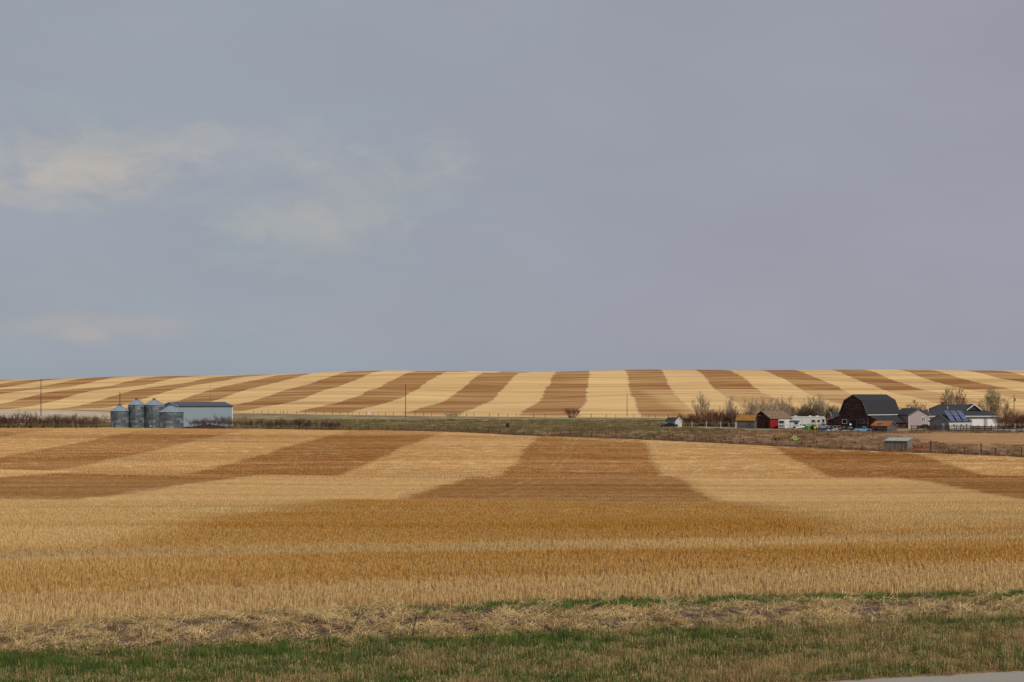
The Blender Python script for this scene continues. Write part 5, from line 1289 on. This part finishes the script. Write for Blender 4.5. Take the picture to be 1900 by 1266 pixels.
V_dark = variants(SHR, 'stems', 'bark_dark', 'twigs', 'twig_dark'); V_red = variants(SHR, 'stems', 'bark_dark', 'twigs', 'twig_red'); V_pale = variants(SHR, 'stems', 'bark', 'twigs', 'twig_tan')
cnt = [0]
def plant(V, px, D, h, label, cat, group, base_h, wide=1.0):
    cnt[0] += 1; rr = random.Random(cnt[0]*17+5)
    X, Y = at(px, D); name = {'tree': 'bare_tree', 'shrub': 'bare_shrub'}[cat]
    T = thing(name, label, cat, X, Y, rr.uniform(0, 6.28), group, -.05); s_ = h/base_h; T.scale = (s_*wide, s_*wide, s_)
    a_, b2 = V[cnt[0] % len(V)]; place_obj(a_.name.split('.')[0], a_, T); place_obj(b2.name.split('.')[0], b2, T)
    return T
rr = random.Random(3)
# dark row at the picture's left, in front of the pale lot
for k in range(15):
    px = -4+k*13.2+rr.uniform(-3, 3); hh = 4.3 if k < 5 else 3.3
    plant(V_dark, px, 594+rr.uniform(-3, 3), hh*rr.uniform(.85, 1.15), 'dark leafless shrub in the row before the pale lot, %s counted from the grain bins' % ORD[14-k], 'shrub', 'dark shrub row before the pale lot', 4.0, 1.15)
for k in range(12):
    px = 82+k*10.5+rr.uniform(-3, 3)
    plant(V_pale, px, 735+rr.uniform(-6, 6), 2.9*rr.uniform(.8, 1.1), 'thin grey-tan shrub at the back of the pale lot, %s counted from the grain bins' % ORD[11-k], 'shrub', 'thin shrub row at the rim of the pale lot', 4.0, 1.2)
for k, (px, h) in enumerate(((361, 2.7), (372, 2.5), (384, 2.4), (398, 2.9), (408, 3.1), (419, 2.9), (431, 2.6))):
    plant(V_dark, px, 588+rr.uniform(-2, 2), h*1.12, 'bare dark shrub before the machine shed wall, %s from the wide short bin' % ORD[k], 'shrub', 'shrubs in front of the machine shed', 4.0, 1.0)
for k, (px, h) in enumerate(((438, 2.9), (452, 3.1))):
    plant(V_pale, px, 690, h, 'bare shrub behind the machine shed end, %s from its wall' % ('nearer' if k == 0 else 'farther'), 'shrub', 'shrubs behind the machine shed end', 4.0)
for k, (px, h) in enumerate(((456, 2.3), (470, 2.3), (492, 2.6), (503, 2.4), (517, 2.5), (529, 2.9), (541, 2.5), (553, 2.9), (564, 2.9), (575, 2.7), (594, 2.5), (606, 2.5), (618, 2.7), (624, 2.4))):
    plant(V_dark, px, 592+rr.uniform(-3, 3), h*1.05, 'low dark shrub in the row after the machine shed, %s from the shed' % ORD[k], 'shrub', 'shrub row next to the machine shed', 4.0, 1.1)
V_bush = variants([mk_shrub(351, 4.0, 3.4, 54), ], 'stems', 'bark_dark', 'twigs', 'twig_red')
T = plant(V_bush, 1061.5, 868, 4.4, 'round lone reddish bush at the foot of the hill', 'shrub', None, 4.0, 1.15)
plant(V_pale, 838, 800, 4.3, 'faint thin pale shrub alone in the green hollow', 'shrub', None, 4.0, .9)
for k in range(19):
    px = 1268+k*7.2+rr.uniform(-2, 2); hh = 3.6 if k < 4 else 5.0
    plant(V_red, px, 690+rr.uniform(-8, 10), hh*rr.uniform(.85, 1.15), 'reddish leafless shrub in the hedge behind the white posts, %s from the white shed' % ORD[k], 'shrub', 'reddish hedge behind the white posts', 4.0, 1.1)
for k in range(12):
    px = 1460+k*8.5+rr.uniform(-2, 2)
    plant(V_dark, px, 735+rr.uniform(-8, 10), 6.3*rr.uniform(.8, 1.1), 'dark brown shrub in the thicket behind the motorhomes, %s from the red barn' % ORD[k], 'shrub', 'thicket behind the motorhomes', 4.0, .95)
for k in range(9):
    px = 1858+k*7+rr.uniform(-2, 2)
    plant(V_red, px, 675+rr.uniform(-8, 10), 5.2*rr.uniform(.8, 1.1), 'reddish dark shrub beside the transformer pole, %s from the bungalow' % ORD[k], 'shrub', 'thicket beside the transformer pole', 4.0, 1.0)
for px, D, h, V, lb in (
    (1302, 712, 11.0, V_tree, 'tall bare poplar standing nearest the tiny white shed'),
    (1313, 716, 9.5, V_tree, 'slim bare poplar second from the tiny white shed'),
    (1349, 712, 10.2, V_tree, 'tall bare poplar between the first poplars and the red barn'),
    (1355, 718, 8.5, V_tree, 'short bare poplar behind the taller one near the lichen roof shed'),
    ):
    plant(V, px, D, h, lb, 'tree', None, 10.0, 1.25)
for k, (px, h) in enumerate(((1390, 9.0), (1400, 8.3), (1411, 9.7), (1422, 9.0), (1433, 9.4), (1445, 9.2), (1456, 9.6), (1466, 7.8))):
    plant(V_tree, px, 722+rr.uniform(-6, 8), h, 'bare grey-tan tree behind the red barn, %s from the lichen roof shed side' % ORD[k], 'tree', 'grove behind the red barn', 10.0, 1.45)
for k, (px, h) in enumerate(((1482, 6.5), (1500, 8.5), (1508, 10.2), (1518, 10.8), (1527, 9.6), (1538, 7.8), (1548, 6.8))):
    plant(V_tree, px, 728+rr.uniform(-6, 8), h, 'bare tree behind the long motorhome, %s from the red barn' % ORD[k], 'tree', 'grove behind the long motorhome', 10.0, 1.25)
for k, (px, h) in enumerate(((1688, 7.5), (1700, 8.5), (1712, 7.6))):
    plant(V_brown, px, 745, h, 'bare tree behind the pinkish house roof, %s from the maroon barn' % ORD[k], 'tree', 'trees behind the pinkish house', 8.0, .9)
for k, (px, h) in enumerate(((1752, 12.2), (1766, 13.2), (1778, 12.8), (1789, 11.6))):
    plant(V_brown if px > 1770 else V_round, px, 732, h, 'large bare tree rising behind the bungalow roof, %s from its chimney' % ORD[k], 'tree', 'trees behind the bungalow roof', 8.0, .75)
for k, (px, h) in enumerate(((1818, 9.0), (1833, 12.5), (1842, 13.0), (1853, 12.2), (1866, 9.5))):
    plant(V_round, px, 715, h, 'budding olive tree at the bungalow end, %s before the transformer pole' % ORD[4-k], 'tree', 'budding trees beside the bungalow', 8.0, .8)
# dark evergreen bush in the hollow
X, Y = at(942, 655); T = thing('juniper_bush', 'small dark evergreen bush in the hollow behind the wire fence', 'bush', X, Y)
q = MB(); r2 = random.Random(9)
for k in range(420):
    u = r2.gauss(0, 1); v_ = r2.gauss(0, 1); w2 = r2.gauss(0, 1); nn = math.sqrt(u*u+v_*v_+w2*w2); s_ = r2.uniform(.6, 1)
    c0 = Vector((u/nn*.62*s_, v_/nn*.62*s_, .8+w2/nn*.85*s_)); a1 = Vector((r2.gauss(0, 1), r2.gauss(0, 1), r2.gauss(0, 1))).normalized()*.13; b1 = a1.orthogonal().normalized()*.10
    q.add([c0-a1, c0+b1, c0+a1, c0-b1], [(0, 1, 2, 3)])
fo = q.build('foliage', M['ever'], T); MB().tube((0, 0, -.1), (0, 0, .8), .07, .05, 6).build('stem', M['bark_dark'], T)
# driftwood sticks lying in the loose straw
def stick(label, px, py, ln, ang, tilt):
    X, Y = hit(px, py, 40, 80); T = thing('dead_branch', label, 'branch', X, Y, ang, None, .12)
    q = MB(); p = Vector((0, 0, 0)); d = Vector((1, 0, math.tan(tilt))).normalized()
    for k in range(3): p2 = p+(d+Vector((0, random.uniform(-.12, .12), random.uniform(-.1, .1))))*ln/3; q.tube(p, p2, .016-.003*k, .013-.003*k, 5); p = p2
    q.build('stick', M['rail'], T); MB().tube(d*ln*.5, d*ln*.5+Vector((.12, .1, .35)), .014, .006, 4).build('twig', M['rail'], T)
stick('dark crooked stick lying in the straw strip, longest of the sticks', 632, 1196, 1.5, 3.0, -.02)
stick('broken dark stick standing slantwise in the straw strip', 648, 1180, .7, .4, .9)
stick('dark upright twig poking out of the straw near the grass edge', 765, 1192, .55, .2, 1.4)
